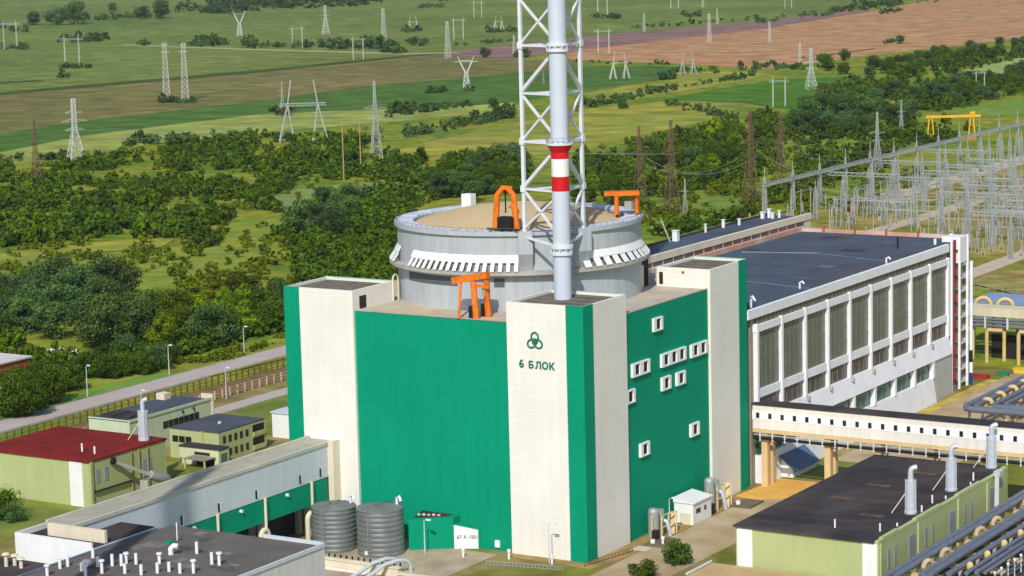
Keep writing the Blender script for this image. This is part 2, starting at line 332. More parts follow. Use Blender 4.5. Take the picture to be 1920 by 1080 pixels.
# ------------------------------------------------------------------ reactor building
W, TH, RH, GW, TW = 66.0, 47.2, 43.2, 3.54, 16.0
rb = thing('reactor_building', 'green and cream reactor building with cylindrical grey containment and flat dome', 'reactor building', (-33, 33, 0))
wall = bx('wall', GREEN, rb, -W+0.6, -0.6, 0.6, W-0.6, 0, RH)
roof = bx('roof', ROOFC, rb, -W+0.75, -0.75, 0.75, W-0.75, RH+0.01, RH+0.16)
bx('coping', CONC, roof, -50, -16, 0.58, 0.98, RH+0.16, RH+0.3)
bx('coping', CONC, roof, -0.98, -0.58, 16, 50, RH+0.16, RH+0.3)
GRATE = M('roof_grating', S(120, 110, 98), 0.9, var=0.2, scale=0.6, fine=0.15)
PALEMINT = M('mint_flashing', S(150, 196, 176), 0.6, var=0.08)
def tower(x0, x1, y0, y1, corner):
    """square corner tower: cream shell with parapet, sunk roof, green strip wrapped round the outer corner"""
    p = 0.5; mb = MB()
    o = [(x0, y0), (x1, y0), (x1, y1), (x0, y1)]; i = [(x0+p, y0+p), (x1-p, y0+p), (x1-p, y1-p), (x0+p, y1-p)]
    v = [(x, y, 0) for x, y in o] + [(x, y, TH) for x, y in o] + [(x, y, TH) for x, y in i] + [(x, y, TH-0.55) for x, y in i]
    f = [(3, 2, 1, 0)] + [(a, (a+1) % 4, 4+(a+1) % 4, 4+a) for a in range(4)] + [(4+a, 4+(a+1) % 4, 8+(a+1) % 4, 8+a) for a in range(4)]
    f += [(8+a, 8+(a+1) % 4, 12+(a+1) % 4, 12+a) for a in range(4)] + [(12, 13, 14, 15)]
    t = mb.add(v, f).build('corner_tower', WHITE, rb)
    cx, cy = corner; sx = -1 if cx > -33 else 1; sy = -1 if cy > 33 else 1
    e = 0.06; c0 = (cx-sx*e, cy-sy*e)
    poly = [c0, (cx+sx*GW, c0[1]), (cx+sx*GW, cy+sy*0.3), (cx+sx*0.3, cy+sy*0.3), (cx+sx*0.3, cy+sy*GW), (c0[0], cy+sy*GW)]
    MB().prism(poly, 0.0, TH+0.03).build('green_strip', GREEN, t)
    bx('tower_roof', M('tower_roof', S(104, 104, 98), 0.95, spec=0.05, var=0.2, scale=0.5, grain=0.15), t, x0+p+0.01, x1-p-0.01, y0+p+0.01, y1-p-0.01, TH-0.54, TH-0.5)
    for k in range(4):
        yy = y0+2.5+k*(y1-y0-5)/3
        bx('roof_duct', GRATE, t, x0+1.5, x1-1.5, yy-0.5, yy+0.5, TH-0.5, TH-0.3)
    bx('flashing', PALEMINT, t, x0+0.02, x1-0.02, y1-p+0.02, y1-0.02, TH, TH+0.14)
    return t
tL = tower(-W, -W+TW, 0, 14, (-W, 0))
tF = tower(-TW, 0, 0, TW, (0, 0))
tR = tower(-11.8, 0, W-TW, W, (0, W))
tB = tower(-W, -W+14, W-14, W, (-W, W))
# roof doors and ladder hoops
bx('door', DARK, tL, -49.99, -49.93, 2.2, 4.4, RH+0.3, RH+2.7)
MB().tube([(-49.6, 13.0, RH+0.2)] + [(-49.6, 13.0+0.9*(1-math.cos(a)), TH+0.4+0.9*math.sin(a)) for a in np.linspace(0, math.pi, 7)] + [(-49.6, 14.8, RH+0.2)], 0.16, 8).build('ladder_hoop', CREAMB, tL, True)
bx('door', DARK, tR, -11.2, -10.4, 49.93, 49.99, RH+0.6, RH+3.0)
bx('notice', TRED, tR, -6.2, -5.7, 49.93, 49.99, RH+2.9, RH+3.4)

# --- containment drum
CC = (-33, 33)
drum = MB().lathe([(23.8, RH+0.1), (23.8, 57.4), (24.35, 57.5), (24.35, 58.3), (23.9, 58.3), (23.9, 57.9), (20.6, 57.9), (20.6, 57.3), (20.0, 57.3)], CC, 128).build('containment_drum', DRUM, rb, True)
ledge = MB().lathe([(23.7, 49.9), (25.5, 50.2), (25.5, 50.75), (23.7, 50.95)], CC, 128, closed=True).build('ledge', CONC, drum, True)
dome_prof = [(20.35, 57.6), (20.2, 57.75)] + [(20.2*(1-f), 57.75+4.3*f-1.1*f*f+0.5*math.sin(math.pi*f)) for f in np.linspace(0.04, 0.995, 14)]
MB().lathe(dome_prof, CC, 96).build('dome', BEIGE, rb, True)
for k in range(60):                                            # paving panels of the ring gutter
    a0 = 2*math.pi*k/60+0.008; a1 = 2*math.pi*(k+1)/60-0.008; z1 = 58.25+0.06*((k*7) % 3)
    MB().lathe([(20.7, 57.93), (23.8, 57.93), (23.8, z1), (20.7, z1)], CC, 2, a0, a1, closed=True).build('ring_panel', RINGM, drum)
# sloping white hoods on the ledge
def ang(x, y, Rr):
    d = ray(x, y); o = CAM[:2]-np.array(CC); a = d[:2]@d[:2]; b = 2*o@d[:2]; c = o@o-Rr*Rr
    t = (-b-math.sqrt(max(b*b-4*a*c, 0)))/(2*a); p = CAM+t*d; return math.atan2(p[1]-CC[1], p[0]-CC[0])
def hood(a, wd):
    """one slanting white blade of the canopy"""
    ca, sa = math.cos(a), math.sin(a); tx, ty = -sa, ca; v = []
    for s_ in (-wd/2, wd/2):
        for r, z in ((24.35, 52.55), (25.5, 51.05), (25.42, 50.92), (24.27, 52.42)): v.append((CC[0]+ca*r+tx*s_, CC[1]+sa*r+ty*s_, z))
    MB().add(v, [(0, 1, 2, 3), (7, 6, 5, 4)] + [(i, 4+i, 4+(i+1) % 4, (i+1) % 4) for i in range(4)]).build('vent_hood', WHITEP, drum)
aL0, aL1 = ang(772, 480, 24.6), ang(968, 500, 24.6)
aR0, aR1 = ang(1100, 495, 24.6), R(34)
SKIRT = [(23.82, 53.9), (24.5, 52.6), (24.42, 52.45), (23.82, 53.6)]
for a0, a1, n_, wd in ((aL0, aL1, 17, 0.72), (aR0, aR1, 12, 1.45), (R(192), R(226), 7, 1.2)):
    for k in range(n_): hood(a0+(a1-a0)*k/(n_-1), wd)
    MB().lathe(SKIRT, CC, 40, a0-0.025, a1+0.025, closed=True).build('hood_skirt', WHITEP, drum, True)
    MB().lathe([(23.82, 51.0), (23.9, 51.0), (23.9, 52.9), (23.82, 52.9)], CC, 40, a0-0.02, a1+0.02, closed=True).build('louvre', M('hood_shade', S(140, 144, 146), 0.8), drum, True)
LOUV = M('grey_louvre', S(96, 102, 108), 0.7, joints=[('Z', 0.35, 0.3)])
for xa, xb in ((768, 858), (926, 946)):
    MB().lathe([(23.83, 47.9), (23.9, 47.9), (23.9, 49.5), (23.83, 49.5)], CC, 24, ang(xa, 525, 23.85), ang(xb, 530, 23.85), closed=True).build('louvre', LOUV, drum, True)
# handrail round the rim
rail = MB()
for k in range(96):
    a = 2*math.pi*k/96; rail.beam((CC[0]+24.1*math.cos(a), CC[1]+24.1*math.sin(a), 58.3), (CC[0]+24.1*math.cos(a), CC[1]+24.1*math.sin(a), 58.95), 0.05)
tag(rail.build('handrail_posts', GRATE, drum), kind='stuff')
MB().lathe([(24.08, 58.93), (24.13, 58.93), (24.13, 58.98), (24.08, 58.98)], CC, 96, closed=True).build('handrail', GRATE, drum)
# box on the dome edge
bx('vent_box', WHITEP, drum, -52.4, -50.2, 42.6, 44.6, 58.1, 60.9)
# porch and ductwork on the roof between drum and right tower
pb = bx('lift_housing', DARK, rb, -17.5, -13.6, 46.2, 49.9, RH+0.16, RH+5.6)
bx('door_leaf', CREAMB, pb, -13.59, -13.3, 46.4, 47.4, RH+0.2, RH+4.6)
bx('drum_duct', STEELG, rb, -15.4, -14.2, 41.0, 46.1, RH+0.2, RH+2.0)

# --- window boxes on the right-hand face
XF = -0.6
FRAME = M('white_window_box', S(246, 246, 244), 0.5, var=0.02)
def window_box(y0, z0, n):
    wd = 3.2*n+0.4; d = 0.5; ht = 2.55
    w_ = bx('window_box', FRAME, rb, XF-0.02, XF+0.2, y0, y0+wd, z0, z0+ht)
    for k in range(n): bx('window', BLACK, w_, XF+0.19, XF+0.23, y0+1.0+k*3.2, y0+2.75+k*3.2, z0+0.3, z0+ht-0.28)
    for a in ((y0, y0+wd, z0+ht-0.27, z0+ht), (y0, y0+wd, z0, z0+0.29)): bx('surround', FRAME, w_, XF+0.2, XF+d, *a)
    for k in range(n+1):
        a = y0 if k == 0 else y0+2.76+(k-1)*3.2
        b = y0+0.99+k*3.2 if k < n else y0+wd
        bx('reveal', FRAME, w_, XF+0.2, XF+d, a, b, z0+0.29, z0+ht-0.27)
for px_, py_, n in ((1226.7, 623, 1), (1186.9, 709, 2), (1241.5, 690, 3), (1297, 672, 2), (1242.4, 734, 1), (1270, 724.5, 1), (1174.5, 760, 1), (1202, 858.5, 1), (1296.4, 820.5, 1)):
    g = gx(px_, py_, XF+0.5); window_box(g[1]+0.1, g[2], n)

# --- emblem and lettering on the front tower
SIGN = M('sign_green', S(16, 112, 98), 0.5, var=0.05)
def ringpts(cx, cz, rx, rz, rot, n=28):
    out = []
    for i in range(n+1):
        t = 2*math.pi*i/n; a, b = rx*math.cos(t), rz*math.sin(t)
        out.append((cx+a*math.cos(rot)-b*math.sin(rot), -0.08, cz+a*math.sin(rot)+b*math.cos(rot)))
    return out
emc = (-10.05, 40.3)
emb = MB().tube(ringpts(emc[0], emc[1], 0.52, 0.52, 0), 0.13, 6).build('emblem', SIGN, tF)
for k in range(3):
    t = R(90+120*k)
    MB().tube(ringpts(emc[0]+0.78*math.cos(t), emc[1]+0.78*math.sin(t), 0.88, 0.72, t), 0.17, 6).build('emblem_loop', SIGN, emb)
MB().tube(ringpts(emc[0], emc[1], 0.16, 0.16, 0), 0.09, 6).build('emblem_core', SIGN, emb)
def letters(txt, mt, parent, size, origin, xdir, name, spacing=1.0, depth=0.04, bold=0.0):
    cu = bpy.data.curves.new('txt', 'FONT'); cu.body = txt; cu.size = size; cu.extrude = depth; cu.space_character = spacing; cu.offset = bold
    cu.align_x = 'LEFT'
    to = bpy.data.objects.new('txt', cu); col.objects.link(to)
    dg = bpy.context.evaluated_depsgraph_get(); dg.update()
    me = bpy.data.meshes.new_from_object(to.evaluated_get(dg)); bpy.data.objects.remove(to)
    me.materials.clear(); me.materials.append(mt)
    x = Vector(xdir).normalized(); z = Vector((0, 0, 1)); nrm = x.cross(z)
    me.transform(Matrix(((x[0], z[0], nrm[0], origin[0]), (x[1], z[1], nrm[1], origin[1]), (x[2], z[2], nrm[2], origin[2]), (0, 0, 0, 1))))
    return put(name, me, parent)
xs = -13.5
SIX = [(0.78, 1.42), (0.6, 1.5), (0.38, 1.42), (0.2, 1.15), (0.13, 0.8), (0.13, 0.45)] + [(0.5+0.37*math.cos(a), 0.45+0.37*math.sin(a)) for a in np.linspace(math.pi, 3*math.pi, 17)]
MB().tube([(xs+0.1+x*0.9, -0.08, 35.4+z*0.86) for x, z in SIX], 0.16, 6).build('numeral', SIGN, tF)
for ch, dx in (('Б', 1.95), ('Л', 3.4), ('О', 4.8), ('К', 6.25)):
    letters(ch, SIGN, tF, 1.8, (xs+dx, -0.05, 35.35), (1, 0, 0), 'letter', bold=0.065)

# --- green annex with slanting front and white door at the foot of the left face
ann = MB().prism([(-36.5, 0.55), (-34.4, -6.6), (-27.6, -1.75), (-27.6, 0.55)], 0, 6.2).build('annex', GREEN, rb)
MB().prism([(-35.9, 0.5), (-34.3, -5.2), (-29.2, -1.6), (-29.2, 0.5)], 6.21, 6.24).build('annex_roof', BITUMB, ann)
for k in range(5): bx('rubble', CREAMB, ann, -34.6+k*0.9, -34.1+k*0.9, -3.2+0.6*k*0.5, -2.8+0.3*k, 6.24, 6.5+0.1*(k % 2))
lob = MB().prism([(-27.55, -1.7), (-23.2, 0.5), (-27.55, 0.5)], 0, [5.0, 4.1, 5.0]).build('door_lobby', GREEN, rb)
dp = Vector((-27.5, -1.78, 0)); dq = Vector((-23.5, 0.27, 0)); dd = (dq-dp).normalized(); nn = Vector((dd.y, -dd.x, 0))
a0 = dp+nn*0.02; a1 = dq+nn*0.02; b0 = dp+nn*0.14; b1 = dq+nn*0.14
MB().add([(a0.x, a0.y, 0), (a1.x, a1.y, 0), (a1.x, a1.y, 3.9), (a0.x, a0.y, 4.85), (b0.x, b0.y, 0), (b1.x, b1.y, 0), (b1.x, b1.y, 3.9), (b0.x, b0.y, 4.85)],
         [(0, 3, 2, 1), (4, 5, 6, 7), (0, 1, 5, 4), (1, 2, 6, 5), (2, 3, 7, 6), (3, 0, 4, 7)]).build('door', WHITEP, lob)
o_ = dp+dd*0.5+nn*0.18
letters('67 А 1001', BLACK, lob, 0.95, (o_.x, o_.y, 2.25), dd, 'door_number', depth=0.02)
bx('meter_box', WHITEP, rb, -19.9, -18.9, 0.25, 0.58, 1.0, 2.3)

# ------------------------------------------------------------------ ventilation stack
def stack_thing(dx, dy, label, zbase, group):
    st = thing('ventilation_stack', label, 'stack', (-9.7+dx, 9.7+dy, zbase), group)
    ax, ay = -9.7+dx, 9.7+dy; r = 1.62
    def seg(z0, z1, mt, r0=r, r1=r, name='shaft'): return MB().cyl((ax, ay, z0), (ax, ay, z1), r0, r1, 40).build(name, mt, st, True)
    seg(zbase, 66.6, STACK); seg(66.6, 69.3, TRED, name='red_band'); seg(69.3, 72.5, WHITEP, name='white_band')
    seg(72.5, 73.7, TRED, name='red_band'); seg(73.7, 75.0, TRED, r+0.01, r+0.75, name='flare')
    seg(75.0, 150.0, STACK)
    for z0, z1, rr in ((75.02, 75.3, r+0.85), (91.9, 92.3, r+0.45), (92.9, 93.3, r+0.45), (54.9, 55.4, r+0.4), (56.1, 56.7, r+0.5), (109, 109.6, r+0.45)):
        MB().lathe([(r-0.02, z0), (rr, z0), (rr, z1), (r-0.02, z1)], (ax, ay), 40, closed=True).build('collar', LAT, st, True)
    for z0, z1 in ((92.3, 92.9), (55.4, 56.1)):
        for k in range(10):
            a = 2*math.pi*k/10; MB().beam((ax+(r+0.3)*math.cos(a), ay+(r+0.3)*math.sin(a), z0-0.05), (ax+(r+0.3)*math.cos(a), ay+(r+0.3)*math.sin(a), z1+0.05), 0.22).build('bracket', LAT, st)
    for k in range(16):
        a = 2*math.pi*k/16; MB().beam((ax+(r+0.8)*math.cos(a), ay+(r+0.8)*math.sin(a), 75.3), (ax+(r+0.8)*math.cos(a), ay+(r+0.8)*math.sin(a), 76.4), 0.07).build('rail_post', STEELG, st)
    MB().lathe([(r+0.76, 76.3), (r+0.84, 76.3), (r+0.84, 76.4), (r+0.76, 76.4)], (ax, ay), 32, closed=True).build('platform_rail', STEELG, st)
    return st
st = stack_thing(0, 0, 'tall pale vent stack with red and white bands rising from front corner tower', TH-0.5, None)
PL = Vector((-18.95, 12.1, 0)); PR = Vector((-11.2, 20.35, 0)); PS = Vector((-9.7, 9.7, 0))
def at(p, z): return Vector((p.x, p.y, z))
for p in (PL, PR):
    d = Vector((p.x-CC[0], p.y-CC[1], 0)).normalized(); tn = Vector((-d.y, d.x, 0)); base = Vector((CC[0], CC[1], 0))+d*23.7
    def P3(r_, s_, z): q = base+d*r_+tn*s_; return (q.x, q.y, z)
    v = []
    for s_ in (-1.35, 1.35):
        v += [P3(-0.1, s_, 50.96), P3(0.25, s_, 50.96), P3(2.1, s_, 54.2), P3(2.1, s_, 58.5), P3(-0.1, s_, 58.5)]
    MB().add(v, [(0, 1, 2, 3, 4), (9, 8, 7, 6, 5)] + [(i, 5+i, 5+(i+1) % 5, (i+1) % 5) for i in range(5)]).build('leg_bracket', DRUM, drum)
    MB().beam(at(p, 58.5), at(p, 146), 0.62).build('leg', LAT, st)
levels = [57.6, 66.4, 75.15, 84.05, 92.8, 101.5, 110.3, 119.0, 127.8, 136.5, 145.3]
def clip(a, b, ra, rb_):      # shorten a strut so that it ends on the surface of its posts
    d = (b-a).normalized(); return a+d*ra, b-d*rb_
for i, z in enumerate(levels):
    for a, b, ra, rb_ in ((PL, PS, 0.3, 1.6), (PR, PS, 0.3, 1.6), (PL, PR, 0.3, 0.3)):
        if i == 0 and a is PL and b is PR: continue
        zz = 56.2 if i == 0 else z
        q0, q1 = clip(at(a, max(zz, 58.6) if i else 57.4), at(b, zz), ra, rb_)
        MB().beam(q0, q1, 0.42).build('strut', LAT, st)
    if i+1 < len(levels):
        z2 = levels[i+1]
        for p in (PL, PR):
            lo = max(z, 58.8)
            q0, q1 = clip(at(p, z2-0.3), at(PS, lo-1.2 if i == 0 else lo+0.3), 0.3, 1.62)
            if i % 2 == 0: MB().beam(q0, q1, 0.4).build('brace', LAT, st)
            q0, q1 = clip(at(p, lo+0.3), at(PS, z2-0.3), 0.3, 1.62)
            MB().beam(q0, q1, 0.4 if i % 2 == 0 else 0.62).build('brace', LAT, st)
for p, s_ in ((PL, 1), (PR, 1)):
    for z in (75.2, 66.4, 92.8):
        bx('gusset', LAT, st, p.x-0.5, p.x+0.5, p.y-0.5, p.y+0.5, z-0.6, z+0.6)

# ------------------------------------------------------------------ orange roof cranes
def crane_a(px, z, base_l, base_r, h, label, spread, jib):
    """A-frame of two bent orange legs on a black skid"""
    l = gz(*base_l, z); r_ = gz(*base_r, z); c = (l+r_)/2
    t = thing('roof_crane', label, 'crane', (c[0], c[1], z))
    back = Vector((_fw[0], _fw[1], 0)).normalized()*spread; rt = Vector((RT[0], RT[1], 0)).normalized()
    for p, s_ in ((l, 1), (r_, -1)):
        p = Vector((p[0], p[1], z)); ctr = Vector((c[0], c[1], z))
        inn = (ctr-p)*0.55
        MB().tube([p, p+inn*0.25+Vector((0, 0, h*0.45)), p+inn*0.45+Vector((0, 0, h*0.82)), ctr-inn*0.25+Vector((0, 0, h))], [0.62, 0.6, 0.56, 0.5], 8).build('leg', ORANGE, t, True)
        MB().tube([p+back, p+back*0.9+inn*0.3+Vector((0, 0, h*0.45)), p+back*0.5+inn*0.5+Vector((0, 0, h*0.8)), ctr+Vector((0, 0, h*0.97))], [0.4, 0.36, 0.33, 0.3], 8).build('leg', ORANGE, t, True)
    bx('skid', BLACK, t, c[0]-1.7, c[0]+1.7, c[1]-1.0, c[1]+1.6, z+0.3, z+2.3)
    bx('skid_rail', BLACK, t, c[0]-3.4, c[0]+3.6, c[1]-1.4, c[1]-1.0, z, z+0.3)
    bx('skid_rail', BLACK, t, c[0]-3.4, c[0]+3.6, c[1]+1.2, c[1]+1.6, z, z+0.3)
    top = Vector((c[0], c[1], z+h))
    MB().beam(top-rt*0.8, top+rt*1.3+Vector((0, 0, -0.2)), 0.9, 0.7).build('head', ORANGE, t)
    if jib:
        MB().tube([top+rt*0.6+Vector((0, 0, -h*0.45)), top+rt*2.4+Vector((0, 0, -h*0.55)), top+rt*1.7+Vector((0, 0, -h*0.9))], 0.28, 8).build('jib', ORANGE, t, True)
        MB().tube([top+Vector((0, 0, -0.4)), top+back*0.3+Vector((0, 0, -h*0.62))], 0.14, 6).build('hoist_rope', BLACK, t)
    return t
crane_a(None, 58.55, (929, 430), (969, 430), 7.9, 'orange A-frame crane on the dome rim beside the vent stack', 2.2, True)
# crane on the main roof: sloping jib on two pairs of legs with a thin prop
z = RH+0.16
pl = gz(858, 598, z); p1 = gz(893, 598, z); p2 = gz(916, 594, z); c = (p1+p2)/2
t = thing('roof_crane', 'orange crane with tilted jib and thin prop on the building roof edge', 'crane', (c[0], c[1], z))
tip = Vector(gy(850, 526, c[1]))
hd = Vector(gy(915, 515, c[1]))
MB().beam(tip, hd, 1.3, 1.15).build('jib', ORANGE, t)
MB().tube([Vector((pl[0], pl[1]+0.4, z)), tip+(hd-tip)*0.22], 0.26, 8).build('prop', ORANGE, t)
for f_, p in ((0.55, p1), (0.93, p2)):
    b_ = Vector((p[0], p[1], z)); top = tip+(hd-tip)*f_
    MB().tube([b_, b_+Vector((-0.3, 0.1, 3.0)), b_+(top-b_)*0.7+Vector((0.1, 0, 0.4)), top], [0.6, 0.58, 0.55, 0.5], 8).build('leg', ORANGE, t, True)
    b2 = b_+Vector((-1.6, 2.0, 0))
    MB().tube([b2, b2+Vector((0.3, -0.2, 3.0)), b2+(top-b2)*0.75, top], [0.5, 0.48, 0.46, 0.44], 8).build('leg', ORANGE, t, True)
    bx('counterweight', BLACK, t, b_.x-1.5, b_.x-0.5, b_.y-0.2, b_.y+1.4, z, z+2.3)
MB().beam(hd+Vector((0.2, 0, -2.4)), tip+(hd-tip)*0.55+Vector((0.1, 0, -1.4)), 0.5).build('tie', ORANGE, t)
MB().tube([hd+Vector((-1.2, 0.4, -1)), hd+Vector((-1.4, 0.4, -4.2))], 0.35, 8).build('hoist', STEELG, t)
# portal crane at the back of the dome rim
z = 58.35
pa = gz(1157, 404, z); pb_ = gz(1195, 402, z); c = (pa+pb_)/2
t = thing('roof_crane', 'orange portal crane with flat crossbeam on the far dome rim', 'crane', (c[0], c[1], z))
rt = Vector((RT[0], RT[1], 0)).normalized(); bk = Vector((_fw[0], _fw[1], 0)).normalized()
for p in (pa, pb_):
    for k in (0, 2.4):
        q = Vector((p[0], p[1], z))+bk*k; MB().beam(q, q+Vector((0, 0, 4.0)), 0.62).build('leg', ORANGE, t)
    q = Vector((p[0], p[1], z)); MB().beam(q+bk*-0.5, q+bk*2.9, 0.5, 0.4).build('foot', BLACK, t)
q = Vector((pa[0], pa[1], z+4.2))
MB().beam(q-rt*2.4+bk*1.2, q+rt*4.4+bk*1.2, 2.9, 0.7).build('crossbeam', ORANGE, t)
bx('trolley', STEELG, t, c[0]-0.8, c[0]+0.7, c[1]+0.4, c[1]+1.8, z+1.0, z+2.6)
# ------------------------------------------------------------------ turbine hall
UGL = M('profiled_glass', S(116, 118, 104), 0.35, var=0.16, scale=0.2, streak=0.28, spec=0.5)
UGL2 = M('low_window_glass', S(92, 80, 74), 0.3, var=0.35, scale=0.35, spec=0.5)
UGL3 = M('green_glass', S(20, 92, 76), 0.25, var=0.2, scale=0.3, spec=0.5)
SHUT = M('grey_shutter', S(186, 188, 184), 0.6, var=0.05, joints=[('Y', 0.8, 0.10)])
PINK = M('weathered_parapet', S(216, 196, 184), 0.85, var=0.1, scale=0.2, streak=0.12, alt=S(206, 158, 134), altscale=0.08, altw=0.05)
OFFW = M('hall_white', S(243, 243, 246), 0.6, var=0.04, scale=0.2, streak=0.06)
CY = [70+11.63*k for k in range(10)]
th = thing('turbine_hall', 'long white-framed turbine hall with dark flat roof and tall glazed bays', 'hall', (-22, 128, 0))
bx('wall', M('hall_inner_wall', S(150, 140, 126), 0.8, var=0.1, streak=0.1), th, -44.8, -0.4, 68.4, 188, 0, 36.0)
hr = bx('roof', BITUM, th, -44.6, -0.6, 68.8, 187.6, 36.01, 36.2)
for xa, xb, ya, yb, c_ in ((-19, -1.2, 105.2, 100.4, S(92, 132, 176)), (-41, -23.2, 147.4, 152.0, S(150, 158, 166)), (-23.2, -3.0, 152.0, 144.8, S(84, 128, 174))):
    MB().beam((xa, ya, 36.26), (xb, yb, 36.26), 0.55, 0.1).build('roof_joint', M('joint_%d' % int(ya), c_, 0.8, var=0.2), hr)
rq = random.Random(5)
for k in range(14):
    x = rq.uniform(-42, -8); y_ = rq.uniform(84, 182); bx('roof_patch', M('hall_felt_%d' % (k % 3), [S(70, 72, 82), S(98, 104, 114), S(92, 84, 84)][k % 3], 0.95, spec=0.05, var=0.3, scale=0.4), hr, x, x+rq.uniform(2, 7), y_, y_+rq.uniform(1, 6), 36.201, 36.212+0.002*k)
bx('parapet', OFFW, th, -0.55, 0.3, 66.2, 175.4, 34.75, 36.6)
bx('parapet', PINK, th, -44.8, -0.6, 187.62, 188.3, 35.2, 37.1)
bx('parapet', PINK, th, -45.0, -43.9, 68.8, 187.6, 36.2, 37.3)
for k in range(5): bx('parapet_post', M('rusty_red', S(176, 92, 66), 0.8), th, -38+k*8.4, -37.5+k*8.4, 187.3, 187.6, 36.2, 37.9)
bx('beam', OFFW, th, -0.39, 0.45, 69.4, 175.3, 31.7, 33.15)
for k in range(9):
    y0, y1 = CY[k]+0.5, CY[k+1]-0.5
    cl = bx('clerestory', UGL2, th, -0.39, -0.1, CY[k]+0.02, CY[k+1]-0.02, 33.16, 34.74)
    for j in range(6): bx('mullion', M('clerestory_bar', S(132, 126, 120), 0.7), cl, -0.1, -0.04, CY[k]+1+j*2.0, CY[k]+1.35+j*2.0, 33.2, 34.7)
    w_ = bx('window', UGL, th, -0.39, -0.15, y0, y1, 19.75, 31.69)
    for j in range(1, 4): bx('transom', M('window_bar', S(128, 130, 112), 0.6), w_, -0.15, -0.08, y0, y1, 19.75+j*3.0-0.06, 19.75+j*3.0+0.06)
    for j in range(1, 5): bx('glazing_bar', M('window_bar', None), w_, -0.15, -0.1, y0+j*(y1-y0)/5-0.06, y0+j*(y1-y0)/5+0.06, 19.8, 31.6)
    bx('band', OFFW, th, -0.39, 0.3, y0, y1, 18.0, 19.7)
    lw = bx('window', UGL2, th, -0.39, -0.15, y0, y1, 14.4, 17.98)
    for j in range(1, 4): bx('glazing_bar', M('window_bar', None), lw, -0.15, -0.08, y0+j*(y1-y0)/4-0.1, y0+j*(y1-y0)/4+0.1, 14.4, 17.95)
    # sloping white apron below the columns
    MB().add([(-0.39, y0-0.5, 10.3), (1.5, y0-0.5, 10.3), (1.5, y1+0.48, 10.3), (-0.39, y1+0.48, 10.3), (-0.39, y0-0.5, 14.38), (0.5, y0-0.5, 14.38), (0.5, y1+0.48, 14.38), (-0.39, y1+0.48, 14.38)],
             [(3, 2, 1, 0), (4, 5, 6, 7), (0, 1, 5, 4), (1, 2, 6, 5), (2, 3, 7, 6), (3, 0, 4, 7)]).build('apron', OFFW, th)
    if k < 8:
        gw = bx('window', UGL3, th, -0.39, 0.3, y0, y1, 6.2, 10.28)
        bx('transom', M('window_bar_light', S(150, 164, 158), 0.6), gw, 0.3, 0.38, y0, y1, 9.2, 9.35)
        for j in range(1, 4): bx('glazing_bar', M('window_bar_light', None), gw, 0.3, 0.36, y0+j*(y1-y0)/4-0.06, y0+j*(y1-y0)/4+0.06, 6.25, 9.2)
        MB().add([(-0.39, y0-0.5, 0), (2.2, y0-0.5, 0), (2.2, y1+0.48, 0), (-0.39, y1+0.48, 0), (-0.39, y0-0.5, 6.18), (1.2, y0-0.5, 6.18), (1.2, y1+0.48, 6.18), (-0.39, y1+0.48, 6.18)],
                 [(3, 2, 1, 0), (4, 5, 6, 7), (0, 1, 5, 4), (1, 2, 6, 5), (2, 3, 7, 6), (3, 0, 4, 7)]).build('plinth', OFFW, th)
for k, yy in enumerate(CY):
    bx('column', OFFW, th, -0.38, 0.6, yy-0.42, yy+0.42, 14.39, 33.4)
    bx('column_foot', CONC, th, 0.52, 1.3, yy-0.35, yy+0.35, 13.6, 14.3) if k < 9 else None
    if 0 < k < 9: bx('column', OFFW, th, 0.35, 1.45, yy-0.5, yy+0.5, 6.2, 10.27)
bx('shutter', SHUT, th, -0.39, 1.2, CY[8]+0.6, CY[9]+0.4, 0, 10.27)
for x, y_, h in ((-4.0, 100, 1.3), (-2.4, 73, 1.6), (-3.4, 74.5, 1.8), (-1.8, 142, 1.2)):
    MB().tube([(x, y_, 36.2), (x, y_, 36.2+h), (x+0.6, y_, 36.2+h+0.3), (x+1.0, y_, 36.2+h-0.2)], 0.22, 8).build('vent_pipe', WHITEP, th, True)
MB().cyl((-9, 166, 36.2), (-9, 166, 39.0), 0.25, n=8).build('vent_pipe', BLACK, th)
# deaerator block behind the hall
db = thing('service_block', 'long narrow block with dark roof and cream parapet behind turbine hall', 'building', (-51, 130, 0))
bx('wall', CREAMB, db, -57.5, -45.2, 68.6, 196, 0, 38.6)
bx('roof', BITUM, db, -57.3, -46.0, 68.8, 195.8, 38.62, 38.9)
bx('parapet', CREAMB, db, -45.9, -44.95, 68.6, 196.1, 38.4, 39.9)
bx('parapet', BITUMB, db, -57.7, -57.32, 68.6, 196.1, 38.4, 39.3)
for k in range(22):
    y0 = 80+k*5.1; bx('window', UGL2, db, -45.19, -45.1, y0, y0+4.4, 37.35, 38.35)
for x, y_, h, s_ in ((-56.2, 141, 2.4, 1.3), (-56.5, 168, 1.9, 0.6), (-55, 174, 1.5, 0.5), (-55.5, 188, 1.6, 0.8), (-54.5, 190, 2.2, 0.7), (-53, 189, 1.4, 0.6), (-52, 191, 1.7, 0.5), (-56.2, 158, 2.0, 0.4)):
    v_ = bx('roof_vent', WHITEP, db, x, x+s_, y_, y_+s_, 38.9, 38.9+h)
    bx('cap', WHITEP, v_, x-0.15, x+s_+0.15, y_-0.15, y_+s_+0.15, 38.9+h, 38.9+h+0.2)
MB().beam((-56.2, 139.8, 38.9), (-57.0, 137.0, 44.5), 0.25).build('mast', CREAMB, db)
